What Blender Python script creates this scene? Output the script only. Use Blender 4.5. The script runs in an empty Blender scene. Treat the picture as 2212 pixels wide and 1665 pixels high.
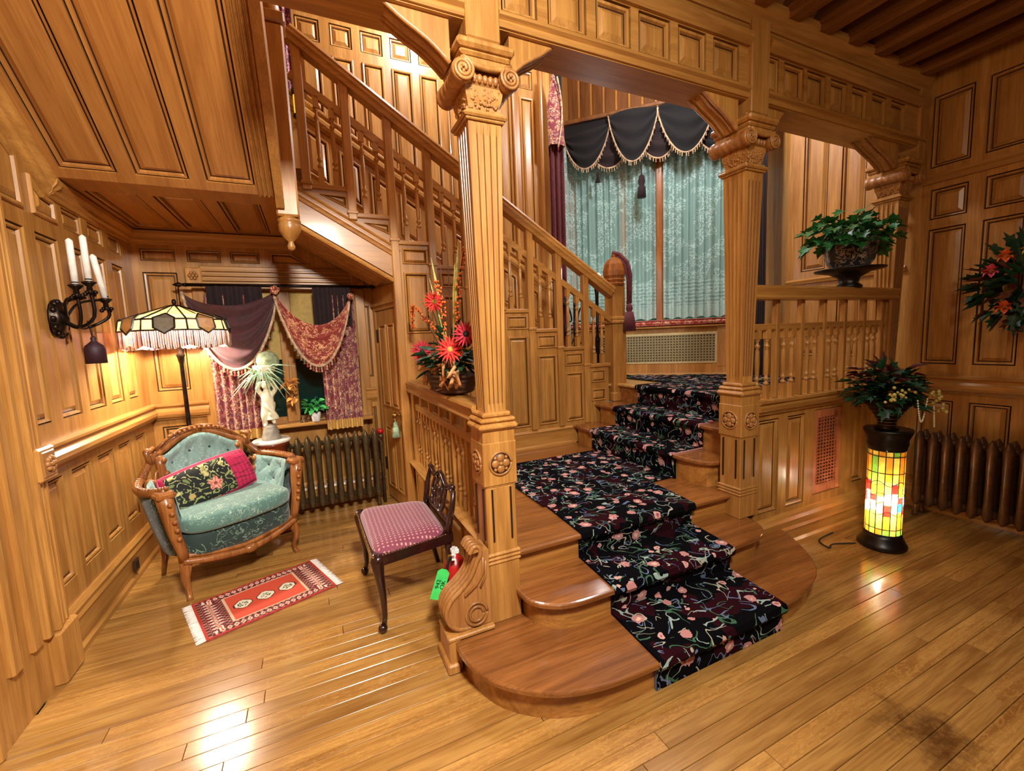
import bpy, bmesh, math, random
from mathutils import Vector, Matrix, noise
random.seed(7)
PI = math.pi
scene = bpy.context.scene
COL = scene.collection
V3 = Vector

# ------------------------------------------------------------------ camera
R = ((0.9063, 0.0401, -0.4209), (-0.0824, 0.9931, -0.0828), (0.4147, 0.1097, 0.9033))
def camvec(r): return V3((r[0], r[2], -r[1]))
cx, cu, cf = camvec(R[0]), -camvec(R[1]), camvec(R[2])
cf.normalize(); cx = (cx - cf * cx.dot(cf)).normalized(); cu = cx.cross(cf)
cd = bpy.data.cameras.new('camera'); cam = bpy.data.objects.new('camera', cd); COL.objects.link(cam)
mw = Matrix.Identity(4)
for i in range(3):
    mw[i][0] = cx[i]; mw[i][1] = cu[i]; mw[i][2] = -cf[i]
mw[0][3], mw[1][3], mw[2][3] = 0, 0, 1.55
cam.matrix_world = mw
cd.sensor_width = 36; cd.lens = 932.7 / 2212 * 36; cd.clip_start = .05
scene.camera = cam
# ------------------------------------------------------------------ world, lights, exposure
w = bpy.data.worlds.new('world'); scene.world = w; w.use_nodes = True
w.node_tree.nodes['Background'].inputs[0].default_value = (.9, .75, .6, 1)
w.node_tree.nodes['Background'].inputs[1].default_value = .15
vs = scene.view_settings
vs.view_transform = 'Standard'; vs.look = 'None'; vs.gamma = 1; vs.use_curve_mapping = False
vs.exposure = 0.0
def light(name, kind, loc, power, color=(1, .8, .6), size=.1, target=None, sy=None):
    l = bpy.data.lights.new(name, kind); l.energy = power; l.color = color
    if kind == 'AREA':
        l.size = size
        if sy: l.shape = 'RECTANGLE'; l.size_y = sy
    else: l.shadow_soft_size = size
    o = bpy.data.objects.new(name, l); o.location = loc; COL.objects.link(o)
    if target is not None:
        o.rotation_euler = (V3(target) - V3(loc)).to_track_quat('-Z', 'Y').to_euler()
    return o
light('hall_chandelier_light', 'AREA', (.3, -.35, 3.25), 168, (1, .95, .86), .4, (-1.1, 2.9, .5)).data.spread = 2.6
light('hall_side_fill', 'AREA', (2.0, -.3, 3.0), 14, (1, .82, .58), .5, (3.3, 1.9, 2.1))  # unseen fill, added to brighten the frieze and right wall
light('stair_hall_light', 'POINT', (1.25, 3.9, 4.75), 130, (.95, .97, 1), .2)
light('alcove_light', 'POINT', (3.2, 3.1, 4.35), 150, (.92, .95, 1), .12)
light('landing_lamp_light', 'POINT', (3.02, 4.12, 2.28), 14, (.95, 1, 1), .05)
light('floor_lamp_light', 'POINT', (-.905, 4.0, 1.69), 95, (1, .92, .76), .05)
light('glass_lamp_light', 'POINT', (3.518, 1.554, .33), 75, (1, .86, .6), .03)

# ------------------------------------------------------------------ materials
def s2l(c):
    return tuple((x / 12.92 if x <= .04045 else ((x + .055) / 1.055) ** 2.4) for x in c)
def hx(h): return s2l(tuple(int(h[i:i + 2], 16) / 255 for i in (0, 2, 4)))
def c4(c): return (c[0], c[1], c[2], 1)
MATS = {}
def newmat(name):
    m = bpy.data.materials.new(name); m.use_nodes = True; MATS[name] = m
    nt = m.node_tree; return m, nt, nt.nodes['Principled BSDF']
def N(nt, typ, **kw):
    n = nt.nodes.new(typ)
    for k, v in kw.items():
        if k.startswith('i_'):
            key = k[2:]; key = int(key) if key.isdigit() else key.replace('_', ' ')
            n.inputs[key].default_value = v
        else: setattr(n, k, v)
    return n
def ramp(nt, fac, stops, interp='LINEAR'):
    r = nt.nodes.new('ShaderNodeValToRGB'); r.color_ramp.interpolation = interp
    e = r.color_ramp.elements
    while len(e) < len(stops): e.new(.5)
    for i, (p, c) in enumerate(stops): e[i].position = p; e[i].color = c4(c)
    nt.links.new(fac, r.inputs[0]); return r.outputs[0]
def mix(nt, fac, a, b):
    m = nt.nodes.new('ShaderNodeMix'); m.data_type = 'RGBA'
    for s, x in ((0, fac), (6, a), (7, b)):
        if hasattr(x, 'links'): nt.links.new(x, m.inputs[s])
        else: m.inputs[s].default_value = c4(x) if s else x
    return m.outputs[2]
def mth(nt, op, a, b=0, c=0):
    m = nt.nodes.new('ShaderNodeMath'); m.operation = op
    for s, x in enumerate((a, b, c)):
        if hasattr(x, 'links'): nt.links.new(x, m.inputs[s])
        else: m.inputs[s].default_value = x
    return m.outputs[0]
def bump(nt, b, h, st=.3, d=.002):
    n = N(nt, 'ShaderNodeBump', i_Strength=st, i_Distance=d); nt.links.new(h, n.inputs['Height'])
    nt.links.new(n.outputs[0], b.inputs['Normal'])
def wood(name, lite, dark, axis=2, rough=.36, sc=1.0, fleck=0, var=.16, coat=.14):
    m, nt, b = newmat(name)
    tc = nt.nodes.new('ShaderNodeTexCoord'); oi = nt.nodes.new('ShaderNodeObjectInfo')
    add = N(nt, 'ShaderNodeVectorMath', operation='ADD'); nt.links.new(tc.outputs['Object'], add.inputs[0])
    cmb = N(nt, 'ShaderNodeCombineXYZ')
    for i, k in enumerate((13.7, 7.3, 9.1)): nt.links.new(mth(nt, 'MULTIPLY', oi.outputs['Random'], k), cmb.inputs[i])
    nt.links.new(cmb.outputs[0], add.inputs[1])
    mp = nt.nodes.new('ShaderNodeMapping'); s = [13 * sc] * 3; s[axis] = 1.1 * sc
    mp.inputs['Scale'].default_value = s; nt.links.new(add.outputs[0], mp.inputs[0])
    n1 = N(nt, 'ShaderNodeTexNoise', i_Scale=1.0, i_Detail=5.0, i_Roughness=.6, i_Distortion=.9)
    nt.links.new(mp.outputs[0], n1.inputs[0])
    mp2 = nt.nodes.new('ShaderNodeMapping'); s = [95 * sc] * 3; s[axis] = 4 * sc
    mp2.inputs['Scale'].default_value = s; nt.links.new(add.outputs[0], mp2.inputs[0])
    n2 = N(nt, 'ShaderNodeTexNoise', i_Scale=1.0, i_Detail=3.0, i_Roughness=.6); nt.links.new(mp2.outputs[0], n2.inputs[0])
    mid = tuple((a * .55 + c * .45) for a, c in zip(lite, dark))
    c = ramp(nt, n1.outputs[0], [(.28, dark), (.46, mid), (.62, lite), (.8, tuple(min(1, x * 1.12) for x in lite))])
    c = mix(nt, ramp(nt, n2.outputs[0], [(.35, (.55,) * 3), (.55, (0, 0, 0))]), c, dark)
    if fleck:
        wv = N(nt, 'ShaderNodeTexNoise', i_Scale=1.0, i_Detail=2.0, i_Distortion=2.5)
        mp3 = nt.nodes.new('ShaderNodeMapping'); s = [55] * 3; s[axis] = 16
        mp3.inputs['Scale'].default_value = s; nt.links.new(add.outputs[0], mp3.inputs[0]); nt.links.new(mp3.outputs[0], wv.inputs[0])
        g = mth(nt, 'MULTIPLY', mth(nt, 'GREATER_THAN', wv.outputs[0], .56), mth(nt, 'GREATER_THAN', oi.outputs['Random'], .62))
        c = mix(nt, mth(nt, 'MULTIPLY', g, fleck), c, tuple(min(1, x * 1.7) for x in lite))
    hs = N(nt, 'ShaderNodeHueSaturation'); nt.links.new(c, hs.inputs['Color'])
    nt.links.new(mth(nt, 'ADD', 1 - var / 2, mth(nt, 'MULTIPLY', oi.outputs['Random'], var)), hs.inputs['Value'])
    nt.links.new(hs.outputs[0], b.inputs['Base Color'])
    b.inputs['Roughness'].default_value = rough
    b.inputs['Coat Weight'].default_value = coat; b.inputs['Coat Roughness'].default_value = .12
    bump(nt, b, n2.outputs[0], .15, .001)
    return m
def stain(m):
    nt = m.node_tree; b = nt.nodes['Principled BSDF']; src = b.inputs['Base Color'].links[0].from_socket
    tc = nt.nodes.new('ShaderNodeTexCoord'); sb_ = N(nt, 'ShaderNodeVectorMath', operation='DISTANCE'); sb_.inputs[1].default_value = (1.99, .70, 0)
    nz = N(nt, 'ShaderNodeTexNoise', i_Scale=9.0, i_Detail=6.0, i_Roughness=.75); nt.links.new(tc.outputs['Object'], nz.inputs[0]); nt.links.new(tc.outputs['Object'], sb_.inputs[0])
    f = mth(nt, 'ADD', sb_.outputs['Value'], mth(nt, 'MULTIPLY', mth(nt, 'SUBTRACT', nz.outputs[0], .5), .5))
    k = ramp(nt, f, [(.03, (.8,) * 3), (.17, (0, 0, 0))])
    nt.links.new(mix(nt, k, src, hx('4A2810')), b.inputs['Base Color'])
def plain(name, c, rough=.5, metal=0, sheen=0, bumpy=0, coat=0, var=0, emit=None, es=1):
    m, nt, b = newmat(name)
    b.inputs['Base Color'].default_value = c4(c); b.inputs['Roughness'].default_value = rough
    b.inputs['Metallic'].default_value = metal; b.inputs['Coat Weight'].default_value = coat
    if sheen: b.inputs['Sheen Weight'].default_value = sheen
    tc = nt.nodes.new('ShaderNodeTexCoord'); nz = N(nt, 'ShaderNodeTexNoise', i_Scale=30.0, i_Detail=4.0)
    nt.links.new(tc.outputs['Object'], nz.inputs[0])
    v = .12 + var
    cc = ramp(nt, nz.outputs[0], [(.3, tuple(x * (1 - v) for x in c)), (.7, tuple(min(1, x * (1 + v)) for x in c))])
    nt.links.new(cc, b.inputs['Base Color'])
    if bumpy: bump(nt, b, nz.outputs[0], bumpy, .004)
    if emit: b.inputs['Emission Color'].default_value = c4(emit); b.inputs['Emission Strength'].default_value = es
    return m
OAK_L, OAK_D = hx('BE8844'), hx('94612A')
W = wood('oak_vertical', OAK_L, OAK_D, 2)
WX = wood('oak_along_x', OAK_L, OAK_D, 0)
WY = wood('oak_along_y', OAK_L, OAK_D, 1)
WD = plain('recess_shade_brown', hx('301404'), .5)  # dark brown that paints shade into panel grooves and carved recesses
WF = wood('oak_floor', hx('B68746'), hx('865826'), 0, rough=.2, fleck=.16, var=.3, coat=.5)
stain(WF)
WF2 = wood('oak_tread', hx('9C6230'), hx('6A3C1A'), 0, rough=.24, var=.15, coat=.5)
WC = wood('carved_oak', hx('B47C42'), hx('8A582A'), 2, rough=.4, coat=.05)
MAHO = plain('dark_mahogany', hx('2A1210'), .25, coat=.6)
WALN = wood('carved_walnut', hx('A86A34'), hx('6A3814'), 2, rough=.3)
BRASS = plain('brass', hx('B08A4A'), .3, metal=1)
BRONZE = plain('dark_bronze', hx('2C211A'), .35, metal=.8, bumpy=.5, var=.4)
IRON = plain('black_iron', hx('0D0B0A'), .35)
RADM = plain('radiator_bronze_paint', hx('5C4A30'), .4, metal=.5, var=.15)
RADM2 = plain('radiator_brown_paint', hx('5A3A20'), .4, metal=.3, var=.15)
SOCK = plain('dark_void', hx('060404'), .8)
WHITE = plain('white_wax', hx('EDE6DA'), .4)
RED = plain('maroon_velvet', hx('56101A'), .8, sheen=.15, var=.25)
DRED = plain('dark_plum_velvet', hx('1C0507'), .85, sheen=.1, var=.3)
BLACKV = plain('black_velvet', hx('070406'), .9, sheen=.1)
GOLDF = plain('gold_cloth', hx('C29238'), .6, sheen=.3)
TASSEL = plain('cream_fringe', hx('B99A78'), .8, var=.4)
TASR = plain('red_fringe', hx('A04040'), .8, var=.4)
PINK = plain('pink_satin', hx('B01848'), .35, sheen=.5)
GREENL = plain('leaf_green', hx('2E6B34'), .45, var=.3)
GREEND = plain('leaf_dark_green', hx('123A1E'), .5, var=.3)
GREENB = plain('leaf_bright_green', hx('3F9E52'), .45, var=.3)
CERAM = plain('white_ceramic', hx('E8E8E6'), .2, coat=.5)
STONE = plain('grey_stone', hx('8C8578'), .7, bumpy=.4)
CREAM = plain('cream_glaze', hx('E4DFC0'), .35, coat=.3)
REDM = plain('extinguisher_red', hx('B3161A'), .3, coat=.5)
MARB = plain('white_marble', hx('E6DCD0'), .2, coat=.3)
MAHR = plain('red_mahogany', hx('7A2E16'), .25, coat=.5)
SHADEF = plain('tan_roller_cloth', hx('B29452'), .8)

def patterned(name, stops, scale, lo, hi, base, rough=.75, uv=False, contour=None, sheen=.3, second=None):
    """fabric with a curling vine pattern: thin contour lines of a noise field over a base"""
    m, nt, b = newmat(name)
    tc = nt.nodes.new('ShaderNodeTexCoord'); src = tc.outputs['UV' if uv else 'Object']
    n = N(nt, 'ShaderNodeTexNoise', i_Scale=scale, i_Detail=1.5, i_Distortion=2.2); nt.links.new(src, n.inputs[0])
    d = mth(nt, 'ABSOLUTE', mth(nt, 'SUBTRACT', n.outputs[0], .5))
    f = mth(nt, 'LESS_THAN', d, contour or .03)
    n2 = N(nt, 'ShaderNodeTexNoise', i_Scale=scale * .8, i_Detail=1.0); nt.links.new(src, n2.inputs[0])
    g = mth(nt, 'MULTIPLY', f, mth(nt, 'GREATER_THAN', n2.outputs[0], .44))
    c = mix(nt, g, base, stops)
    if second:
        n3 = N(nt, 'ShaderNodeTexVoronoi', i_Scale=scale * 1.1); nt.links.new(src, n3.inputs[0])
        c = mix(nt, mth(nt, 'LESS_THAN', n3.outputs['Distance'], .26), c, second)
    nt.links.new(c, b.inputs['Base Color']); b.inputs['Roughness'].default_value = rough
    b.inputs['Sheen Weight'].default_value = sheen
    bump(nt, b, n.outputs[0], .4, .004)
    return m
DAMASK = patterned('green_damask', hx('74907E'), 13, 0, 0, hx('1C332E'), contour=.02, sheen=.3)
DAMASKL = patterned('pale_green_damask', hx('A6BEB6'), 17, 0, 0, hx('7C9C94'), contour=.018, sheen=.4)
PAISLEY = patterned('red_gold_brocade', hx('C9A078'), 22, 0, 0, hx('7A1E2A'), contour=.05, second=hx('5A3050'))
PAISLEY2 = patterned('rust_brocade', hx('D79A70'), 20, 0, 0, hx('86281E'), contour=.05)
SEATF = patterned('coral_seat_brocade', hx('E0B890'), 24, 0, 0, hx('A8392C'), contour=.06)
def dotted():
    m, nt, b = newmat('rose_dotted_fabric')
    tc = nt.nodes.new('ShaderNodeTexCoord')
    v = N(nt, 'ShaderNodeTexVoronoi', i_Scale=42.0, i_Randomness=.1, voronoi_dimensions='2D'); nt.links.new(tc.outputs['Object'], v.inputs[0])
    c = mix(nt, mth(nt, 'LESS_THAN', v.outputs['Distance'], .22), hx('7C3048'), hx('C88C84'))
    nt.links.new(c, b.inputs['Base Color']); b.inputs['Roughness'].default_value = .7
    b.inputs['Sheen Weight'].default_value = .4; return m
ROSE = dotted()
def carpet():
    m, nt, b = newmat('floral_carpet')
    tc = nt.nodes.new('ShaderNodeTexCoord'); uv = tc.outputs['UV']
    n0 = N(nt, 'ShaderNodeTexNoise', i_Scale=9.0, i_Detail=2.0); nt.links.new(uv, n0.inputs[0])
    ds = N(nt, 'ShaderNodeVectorMath', operation='MULTIPLY_ADD')
    nt.links.new(n0.outputs['Color'], ds.inputs[0]); ds.inputs[1].default_value = (.05,) * 3; nt.links.new(uv, ds.inputs[2])
    uvd = ds.outputs[0]
    mar = N(nt, 'ShaderNodeTexNoise', i_Scale=5.0, i_Detail=2.0); nt.links.new(uv, mar.inputs[0])
    c = mix(nt, mth(nt, 'GREATER_THAN', mar.outputs[0], .55), hx('050408'), hx('26060E'))
    for sc, off, col, wd, th in ((5.5, 0, hx('8FA39B'), .014, .52), (7, 3.3, hx('5E6C88'), .016, .54), (6, 8.1, hx('3E6048'), .018, .54), (5, 15.3, hx('A8A490'), .011, .56)):
        mp = nt.nodes.new('ShaderNodeMapping'); mp.inputs['Location'].default_value = (off, off * 2, 0); nt.links.new(uvd, mp.inputs[0])
        n = N(nt, 'ShaderNodeTexNoise', i_Scale=sc, i_Detail=.6, i_Distortion=1.6); nt.links.new(mp.outputs[0], n.inputs[0])
        k = N(nt, 'ShaderNodeTexNoise', i_Scale=sc * 1.6, i_Detail=0.0); nt.links.new(mp.outputs[0], k.inputs[0])
        f = mth(nt, 'LESS_THAN', mth(nt, 'ABSOLUTE', mth(nt, 'SUBTRACT', n.outputs[0], .5)), wd)
        c = mix(nt, mth(nt, 'MULTIPLY', f, mth(nt, 'GREATER_THAN', k.outputs[0], th)), c, col)
    for sc, off, r, c1, c2 in ((7.8, 0, .24, hx('B8807C'), hx('D8B4A0')), (9.5, 4.4, .18, hx('C89890'), hx('9C5064'))):
        mp = nt.nodes.new('ShaderNodeMapping'); mp.inputs['Location'].default_value = (off, off, 0); nt.links.new(uvd, mp.inputs[0])
        v = N(nt, 'ShaderNodeTexVoronoi', i_Scale=sc, i_Randomness=.8); nt.links.new(mp.outputs[0], v.inputs[0])
        fine = N(nt, 'ShaderNodeTexNoise', i_Scale=60.0, i_Detail=1.0); nt.links.new(uv, fine.inputs[0])
        sep = N(nt, 'ShaderNodeSeparateColor'); nt.links.new(v.outputs['Color'], sep.inputs[0])
        dd = mth(nt, 'ADD', v.outputs['Distance'], mth(nt, 'MULTIPLY', mth(nt, 'SUBTRACT', fine.outputs[0], .5), .16))
        keep = mth(nt, 'GREATER_THAN', sep.outputs[0], .28)
        fc = mix(nt, mth(nt, 'LESS_THAN', dd, r * .45), c1, c2)
        c = mix(nt, mth(nt, 'MULTIPLY', mth(nt, 'LESS_THAN', dd, r), keep), c, fc)
    nt.links.new(c, b.inputs['Base Color']); b.inputs['Roughness'].default_value = 1; b.inputs['Specular IOR Level'].default_value = .08
    nn = N(nt, 'ShaderNodeTexNoise', i_Scale=260.0); nt.links.new(uv, nn.inputs[0]); bump(nt, b, nn.outputs[0], .4, .003)
    return m
CARPET = carpet()
def vcol(name, rough=.8, emit=0, trans=0):
    m, nt, b = newmat(name)
    a = N(nt, 'ShaderNodeAttribute', attribute_name='col')
    if trans:
        t = nt.nodes.new('ShaderNodeBsdfTranslucent'); nt.links.new(a.outputs['Color'], t.inputs[0])
        nt.links.new(a.outputs['Color'], b.inputs['Base Color']); b.inputs['Roughness'].default_value = rough
        mx = nt.nodes.new('ShaderNodeMixShader'); mx.inputs[0].default_value = trans
        nt.links.new(b.outputs[0], mx.inputs[1]); nt.links.new(t.outputs[0], mx.inputs[2])
        nt.links.new(mx.outputs[0], nt.nodes['Material Output'].inputs[0])
    else:
        nt.links.new(a.outputs['Color'], b.inputs['Base Color']); b.inputs['Roughness'].default_value = rough
    return m
PAINT = vcol('woven_pattern'); 
def glassc(name, c, tr=.75, rough=.25):
    m, nt, b = newmat(name)
    tc = nt.nodes.new('ShaderNodeTexCoord'); nz = N(nt, 'ShaderNodeTexNoise', i_Scale=25.0, i_Detail=3.0); nt.links.new(tc.outputs['Object'], nz.inputs[0])
    cc = ramp(nt, nz.outputs[0], [(.3, tuple(x * .7 for x in c)), (.7, c)])
    nt.links.new(cc, b.inputs['Base Color']); b.inputs['Roughness'].default_value = rough
    t = nt.nodes.new('ShaderNodeBsdfTranslucent'); nt.links.new(cc, t.inputs[0])
    mx = nt.nodes.new('ShaderNodeMixShader'); mx.inputs[0].default_value = tr
    nt.links.new(b.outputs[0], mx.inputs[1]); nt.links.new(t.outputs[0], mx.inputs[2])
    nt.links.new(mx.outputs[0], nt.nodes['Material Output'].inputs[0]); return m
GL = {k: glassc('glass_' + k, hx(v)) for k, v in dict(amber='E09028', yellow='ECC050', orange='E87820', red='D02018', blue='2090D0', green='7FB040', white='F4F0E0', grey='8A8478').items()}
BULB = plain('lit_bulb', (1, 1, 1), .5, emit=(1, .95, .85), es=12)
GLOW = plain('lit_amber_shade', hx('E8D060'), .5, emit=hx('E8C850'), es=.9)
def lace():
    m, nt, b = newmat('white_lace')
    tc = nt.nodes.new('ShaderNodeTexCoord'); src = tc.outputs['UV']
    n = N(nt, 'ShaderNodeTexNoise', i_Scale=26.0, i_Detail=1.0, i_Distortion=.8); nt.links.new(src, n.inputs[0])
    v = N(nt, 'ShaderNodeTexVoronoi', i_Scale=34.0); nt.links.new(src, v.inputs[0])
    f = mth(nt, 'MAXIMUM', mth(nt, 'LESS_THAN', mth(nt, 'ABSOLUTE', mth(nt, 'SUBTRACT', n.outputs[0], .5)), .045), mth(nt, 'LESS_THAN', v.outputs['Distance'], .27))
    big = N(nt, 'ShaderNodeTexNoise', i_Scale=5.0, i_Detail=1.0); nt.links.new(src, big.inputs[0])
    f = mth(nt, 'MULTIPLY', f, mth(nt, 'GREATER_THAN', big.outputs[0], .46))
    sx_ = N(nt, 'ShaderNodeSeparateXYZ'); nt.links.new(src, sx_.inputs[0])
    hem = mth(nt, 'MAXIMUM', mth(nt, 'LESS_THAN', sx_.outputs[1], 1.88), mth(nt, 'MULTIPLY', mth(nt, 'LESS_THAN', sx_.outputs[1], 2.2), mth(nt, 'GREATER_THAN', mth(nt, 'FRACT', mth(nt, 'MULTIPLY', sx_.outputs[1], 22.0)), .55)))
    f = mth(nt, 'MAXIMUM', f, mth(nt, 'MULTIPLY', hem, .7))
    a = mth(nt, 'ADD', .42, mth(nt, 'MULTIPLY', f, .38))
    b.inputs['Base Color'].default_value = c4(hx('BEDCD6')); b.inputs['Roughness'].default_value = .8
    nt.links.new(a, b.inputs['Alpha']); return m
LACE = lace()
def gradglass():
    m, nt, b = newmat('night_window_glass')
    b.inputs['Base Color'].default_value = c4(hx('0B2A26')); b.inputs['Roughness'].default_value = .06
    b.inputs['Specular IOR Level'].default_value = .8; return m
NIGHT = gradglass()
TEAL = plain('teal_roller_cloth', hx('3E8478'), .8, var=.15)
WS = wood('oak_soffit', hx('B47A3C'), hx('925A28'), 1, rough=.3)
for n_ in WS.node_tree.nodes:
    if n_.type == 'MAPPING': n_.inputs['Scale'].default_value[2] = n_.inputs['Scale'].default_value[1]
SHAM = glassc('muted_amber_glass', hx('C09058'), .10); SHYE = glassc('muted_yellow_glass', hx('D8B078'), .14); SHGR = glassc('grey_mosaic_glass', hx('7A7060'), .06)
GREENTAG = plain('green_card', hx('3FD060'), .6)
LABEL = plain('silver_label', hx('B8B4AC'), .4)
BLACK = plain('black_print', hx('080808'), .6)
# ------------------------------------------------------------------ mesh builder
def inset(poly, d):
    n = len(poly); out = []
    A = sum(poly[i][0] * poly[(i + 1) % n][1] - poly[(i + 1) % n][0] * poly[i][1] for i in range(n))
    sg = 1 if A > 0 else -1
    for i in range(n):
        p0, p1, p2 = poly[i - 1], poly[i], poly[(i + 1) % n]
        e1 = V3((p1[0] - p0[0], p1[1] - p0[1])).normalized(); e2 = V3((p2[0] - p1[0], p2[1] - p1[1])).normalized()
        n1 = V3((-e1.y, e1.x)) * sg; n2 = V3((-e2.y, e2.x)) * sg
        b = n1 + n2
        k = max(b.length_squared, .4)
        b = b * (2 / k)
        out.append((p1[0] + b.x * d, p1[1] + b.y * d))
    return out
class MB:
    def __init__(s): s.v = []; s.f = []; s.m = []; s.s = []; s.k = 0; s.uv = []; s.c = []
    def add(s, vs, fs, sm=False):
        b = len(s.v); s.v += [tuple(x) for x in vs]
        for f in fs: s.f.append(tuple(b + i for i in f)); s.m.append(s.k); s.s.append(sm)
        return s
    def mat(s, k): s.k = k; return s
    def box(s, a, b):
        x0, y0, z0 = a; x1, y1, z1 = b
        vs = [(x, y, z) for z in (z0, z1) for y in (y0, y1) for x in (x0, x1)]
        return s.add(vs, [(0, 2, 3, 1), (4, 5, 7, 6), (0, 1, 5, 4), (2, 6, 7, 3), (0, 4, 6, 2), (1, 3, 7, 5)])
    def cbox(s, a, b, c=.006):
        bm = bmesh.new(); bmesh.ops.create_cube(bm, size=1)
        for v in bm.verts: v.co = V3([(a[i] + b[i]) / 2 + v.co[i] * (b[i] - a[i]) for i in range(3)])
        bmesh.ops.bevel(bm, geom=bm.edges[:], offset=c, segments=1, affect='EDGES')
        bm.verts.index_update()
        s.add([v.co[:] for v in bm.verts], [[v.index for v in f.verts] for f in bm.faces]); bm.free(); return s
    def bar(s, p, q, w, h, up=(0, 0, 1)):
        p, q = V3(p), V3(q); d = (q - p).normalized(); x = d.cross(V3(up)).normalized() * w / 2; y = x.cross(d).normalized() * h / 2
        vs = [p - x - y, p + x - y, p + x + y, p - x + y, q - x - y, q + x - y, q + x + y, q - x + y]
        return s.add(vs, [(0, 1, 2, 3), (7, 6, 5, 4), (0, 4, 5, 1), (1, 5, 6, 2), (2, 6, 7, 3), (3, 7, 4, 0)])
    def lathe(s, prof, n=16, c=(0, 0, 0), ax=2, sx=1, sy=1, sm=True, a0=0, rot=0):
        vs = []; c = V3(c)
        for r, z in prof:
            for i in range(n):
                a = 2 * PI * i / n + rot; p = [r * math.cos(a) * sx, r * math.sin(a) * sy, z]
                if ax == 1: p = [p[0], z, p[1]]
                if ax == 0: p = [z, p[0], p[1]]
                vs.append(c + V3(p))
        fs = []
        for j in range(len(prof) - 1):
            for i in range(n):
                k = (i + 1) % n; fs.append((j * n + i, j * n + k, (j + 1) * n + k, (j + 1) * n + i))
        fs.append(tuple(range(n - 1, -1, -1))); fs.append(tuple(range((len(prof) - 1) * n, len(prof) * n)))
        return s.add(vs, fs, sm)
    def tube(s, pts, r, n=8, sm=True, flat=1):
        pts = [V3(p) for p in pts]; m = len(pts); vs = []
        if not isinstance(r, (list, tuple)): r = [r] * m
        t0 = (pts[1] - pts[0]).normalized(); ref = V3((0, 0, 1)) if abs(t0.z) < .9 else V3((0, 1, 0))
        x = t0.cross(ref).normalized()
        for i, p in enumerate(pts):
            t = (pts[min(i + 1, m - 1)] - pts[max(i - 1, 0)]).normalized()
            x = (x - t * x.dot(t)).normalized(); y = t.cross(x)
            for k in range(n):
                a = 2 * PI * k / n; vs.append(p + x * math.cos(a) * r[i] + y * math.sin(a) * r[i] * flat)
        fs = [(j * n + i, j * n + (i + 1) % n, (j + 1) * n + (i + 1) % n, (j + 1) * n + i) for j in range(m - 1) for i in range(n)]
        fs.append(tuple(range(n - 1, -1, -1))); fs.append(tuple(range((m - 1) * n, m * n)))
        return s.add(vs, fs, sm)
    def mold(s, p, q, prof, nrm, up=None, m0=0, m1=0):
        """sweep profile [(out, up)] from p to q; m0/m1 mitre factors"""
        p, q = V3(p), V3(q); nrm = V3(nrm).normalized(); d = (q - p).normalized()
        up = V3(up) if up else nrm.cross(d)
        if not up.length: up = V3((0, 0, 1))
        up = up.normalized()
        if up.z < 0: up = -up
        vs = [p + nrm * a + up * b + d * a * m0 for a, b in prof] + [q + nrm * a + up * b - d * a * m1 for a, b in prof]
        n = len(prof)
        return s.add(vs, [(i, (i + 1) % n, n + (i + 1) % n, n + i) for i in range(n)] + [tuple(range(n - 1, -1, -1)), tuple(range(n, 2 * n))])
    def extr(s, poly, vec, sm=False):
        n = len(poly); vec = V3(vec); vs = [V3(p) for p in poly] + [V3(p) + vec for p in poly]
        s.add(vs, [tuple(range(n - 1, -1, -1)), tuple(range(n, 2 * n))])
        return s.add(vs, [(i, (i + 1) % n, n + (i + 1) % n, n + i) for i in range(n)], sm)
    def slab(s, poly, z0, z1, rnd=0):
        if not rnd: return s.extr([(x, y, z0) for x, y in poly], (0, 0, z1 - z0))
        rings = [(rnd * .7, z0), (0, z0 + rnd * .6), (0, z1 - rnd * .6), (rnd * .3, z1 - rnd * .2), (rnd, z1)]
        n = len(poly); vs = []
        for d, z in rings: vs += [(x, y, z) for x, y in inset(poly, d)]
        fs = [(j * n + i, j * n + (i + 1) % n, (j + 1) * n + (i + 1) % n, (j + 1) * n + i) for j in range(len(rings) - 1) for i in range(n)]
        fs += [tuple(range(n - 1, -1, -1)), tuple(range(4 * n, 5 * n))]
        return s.add(vs, fs)
    def ball(s, c, r, n=8, sx=1, sy=1, sz=1):
        m = max(4, n // 2 + 1); prof = [(max(.0005, math.sin(PI * i / m)) * r, -math.cos(PI * i / m) * r * sz) for i in range(m + 1)]
        return s.lathe(prof, n, c, sx=sx, sy=sy)
    def grid(s, fn, nu, nv, uvf=None, cf=None, cu=False, sm=True):
        vs = [fn(i / nu, j / nv) for j in range(nv + 1) for i in range(nu + (0 if cu else 1))]
        w_ = nu if cu else nu + 1; b = len(s.v); s.v += [tuple(x) for x in vs]
        for j in range(nv):
            for i in range(nu):
                k = (i + 1) % w_ if cu else i + 1
                s.f.append((b + j * w_ + i, b + j * w_ + k, b + (j + 1) * w_ + k, b + (j + 1) * w_ + i)); s.m.append(s.k); s.s.append(sm)
                if uvf: s.uv.append([uvf(i / nu, j / nv), uvf((i + 1) / nu, j / nv), uvf((i + 1) / nu, (j + 1) / nv), uvf(i / nu, (j + 1) / nv)])
                if cf: s.c.append(cf((i + .5) / nu, (j + .5) / nv))
        return s
    def xf(s, M, i0=0):
        for i in range(i0, len(s.v)): s.v[i] = tuple(M @ V3(s.v[i]))
        return s
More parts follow.
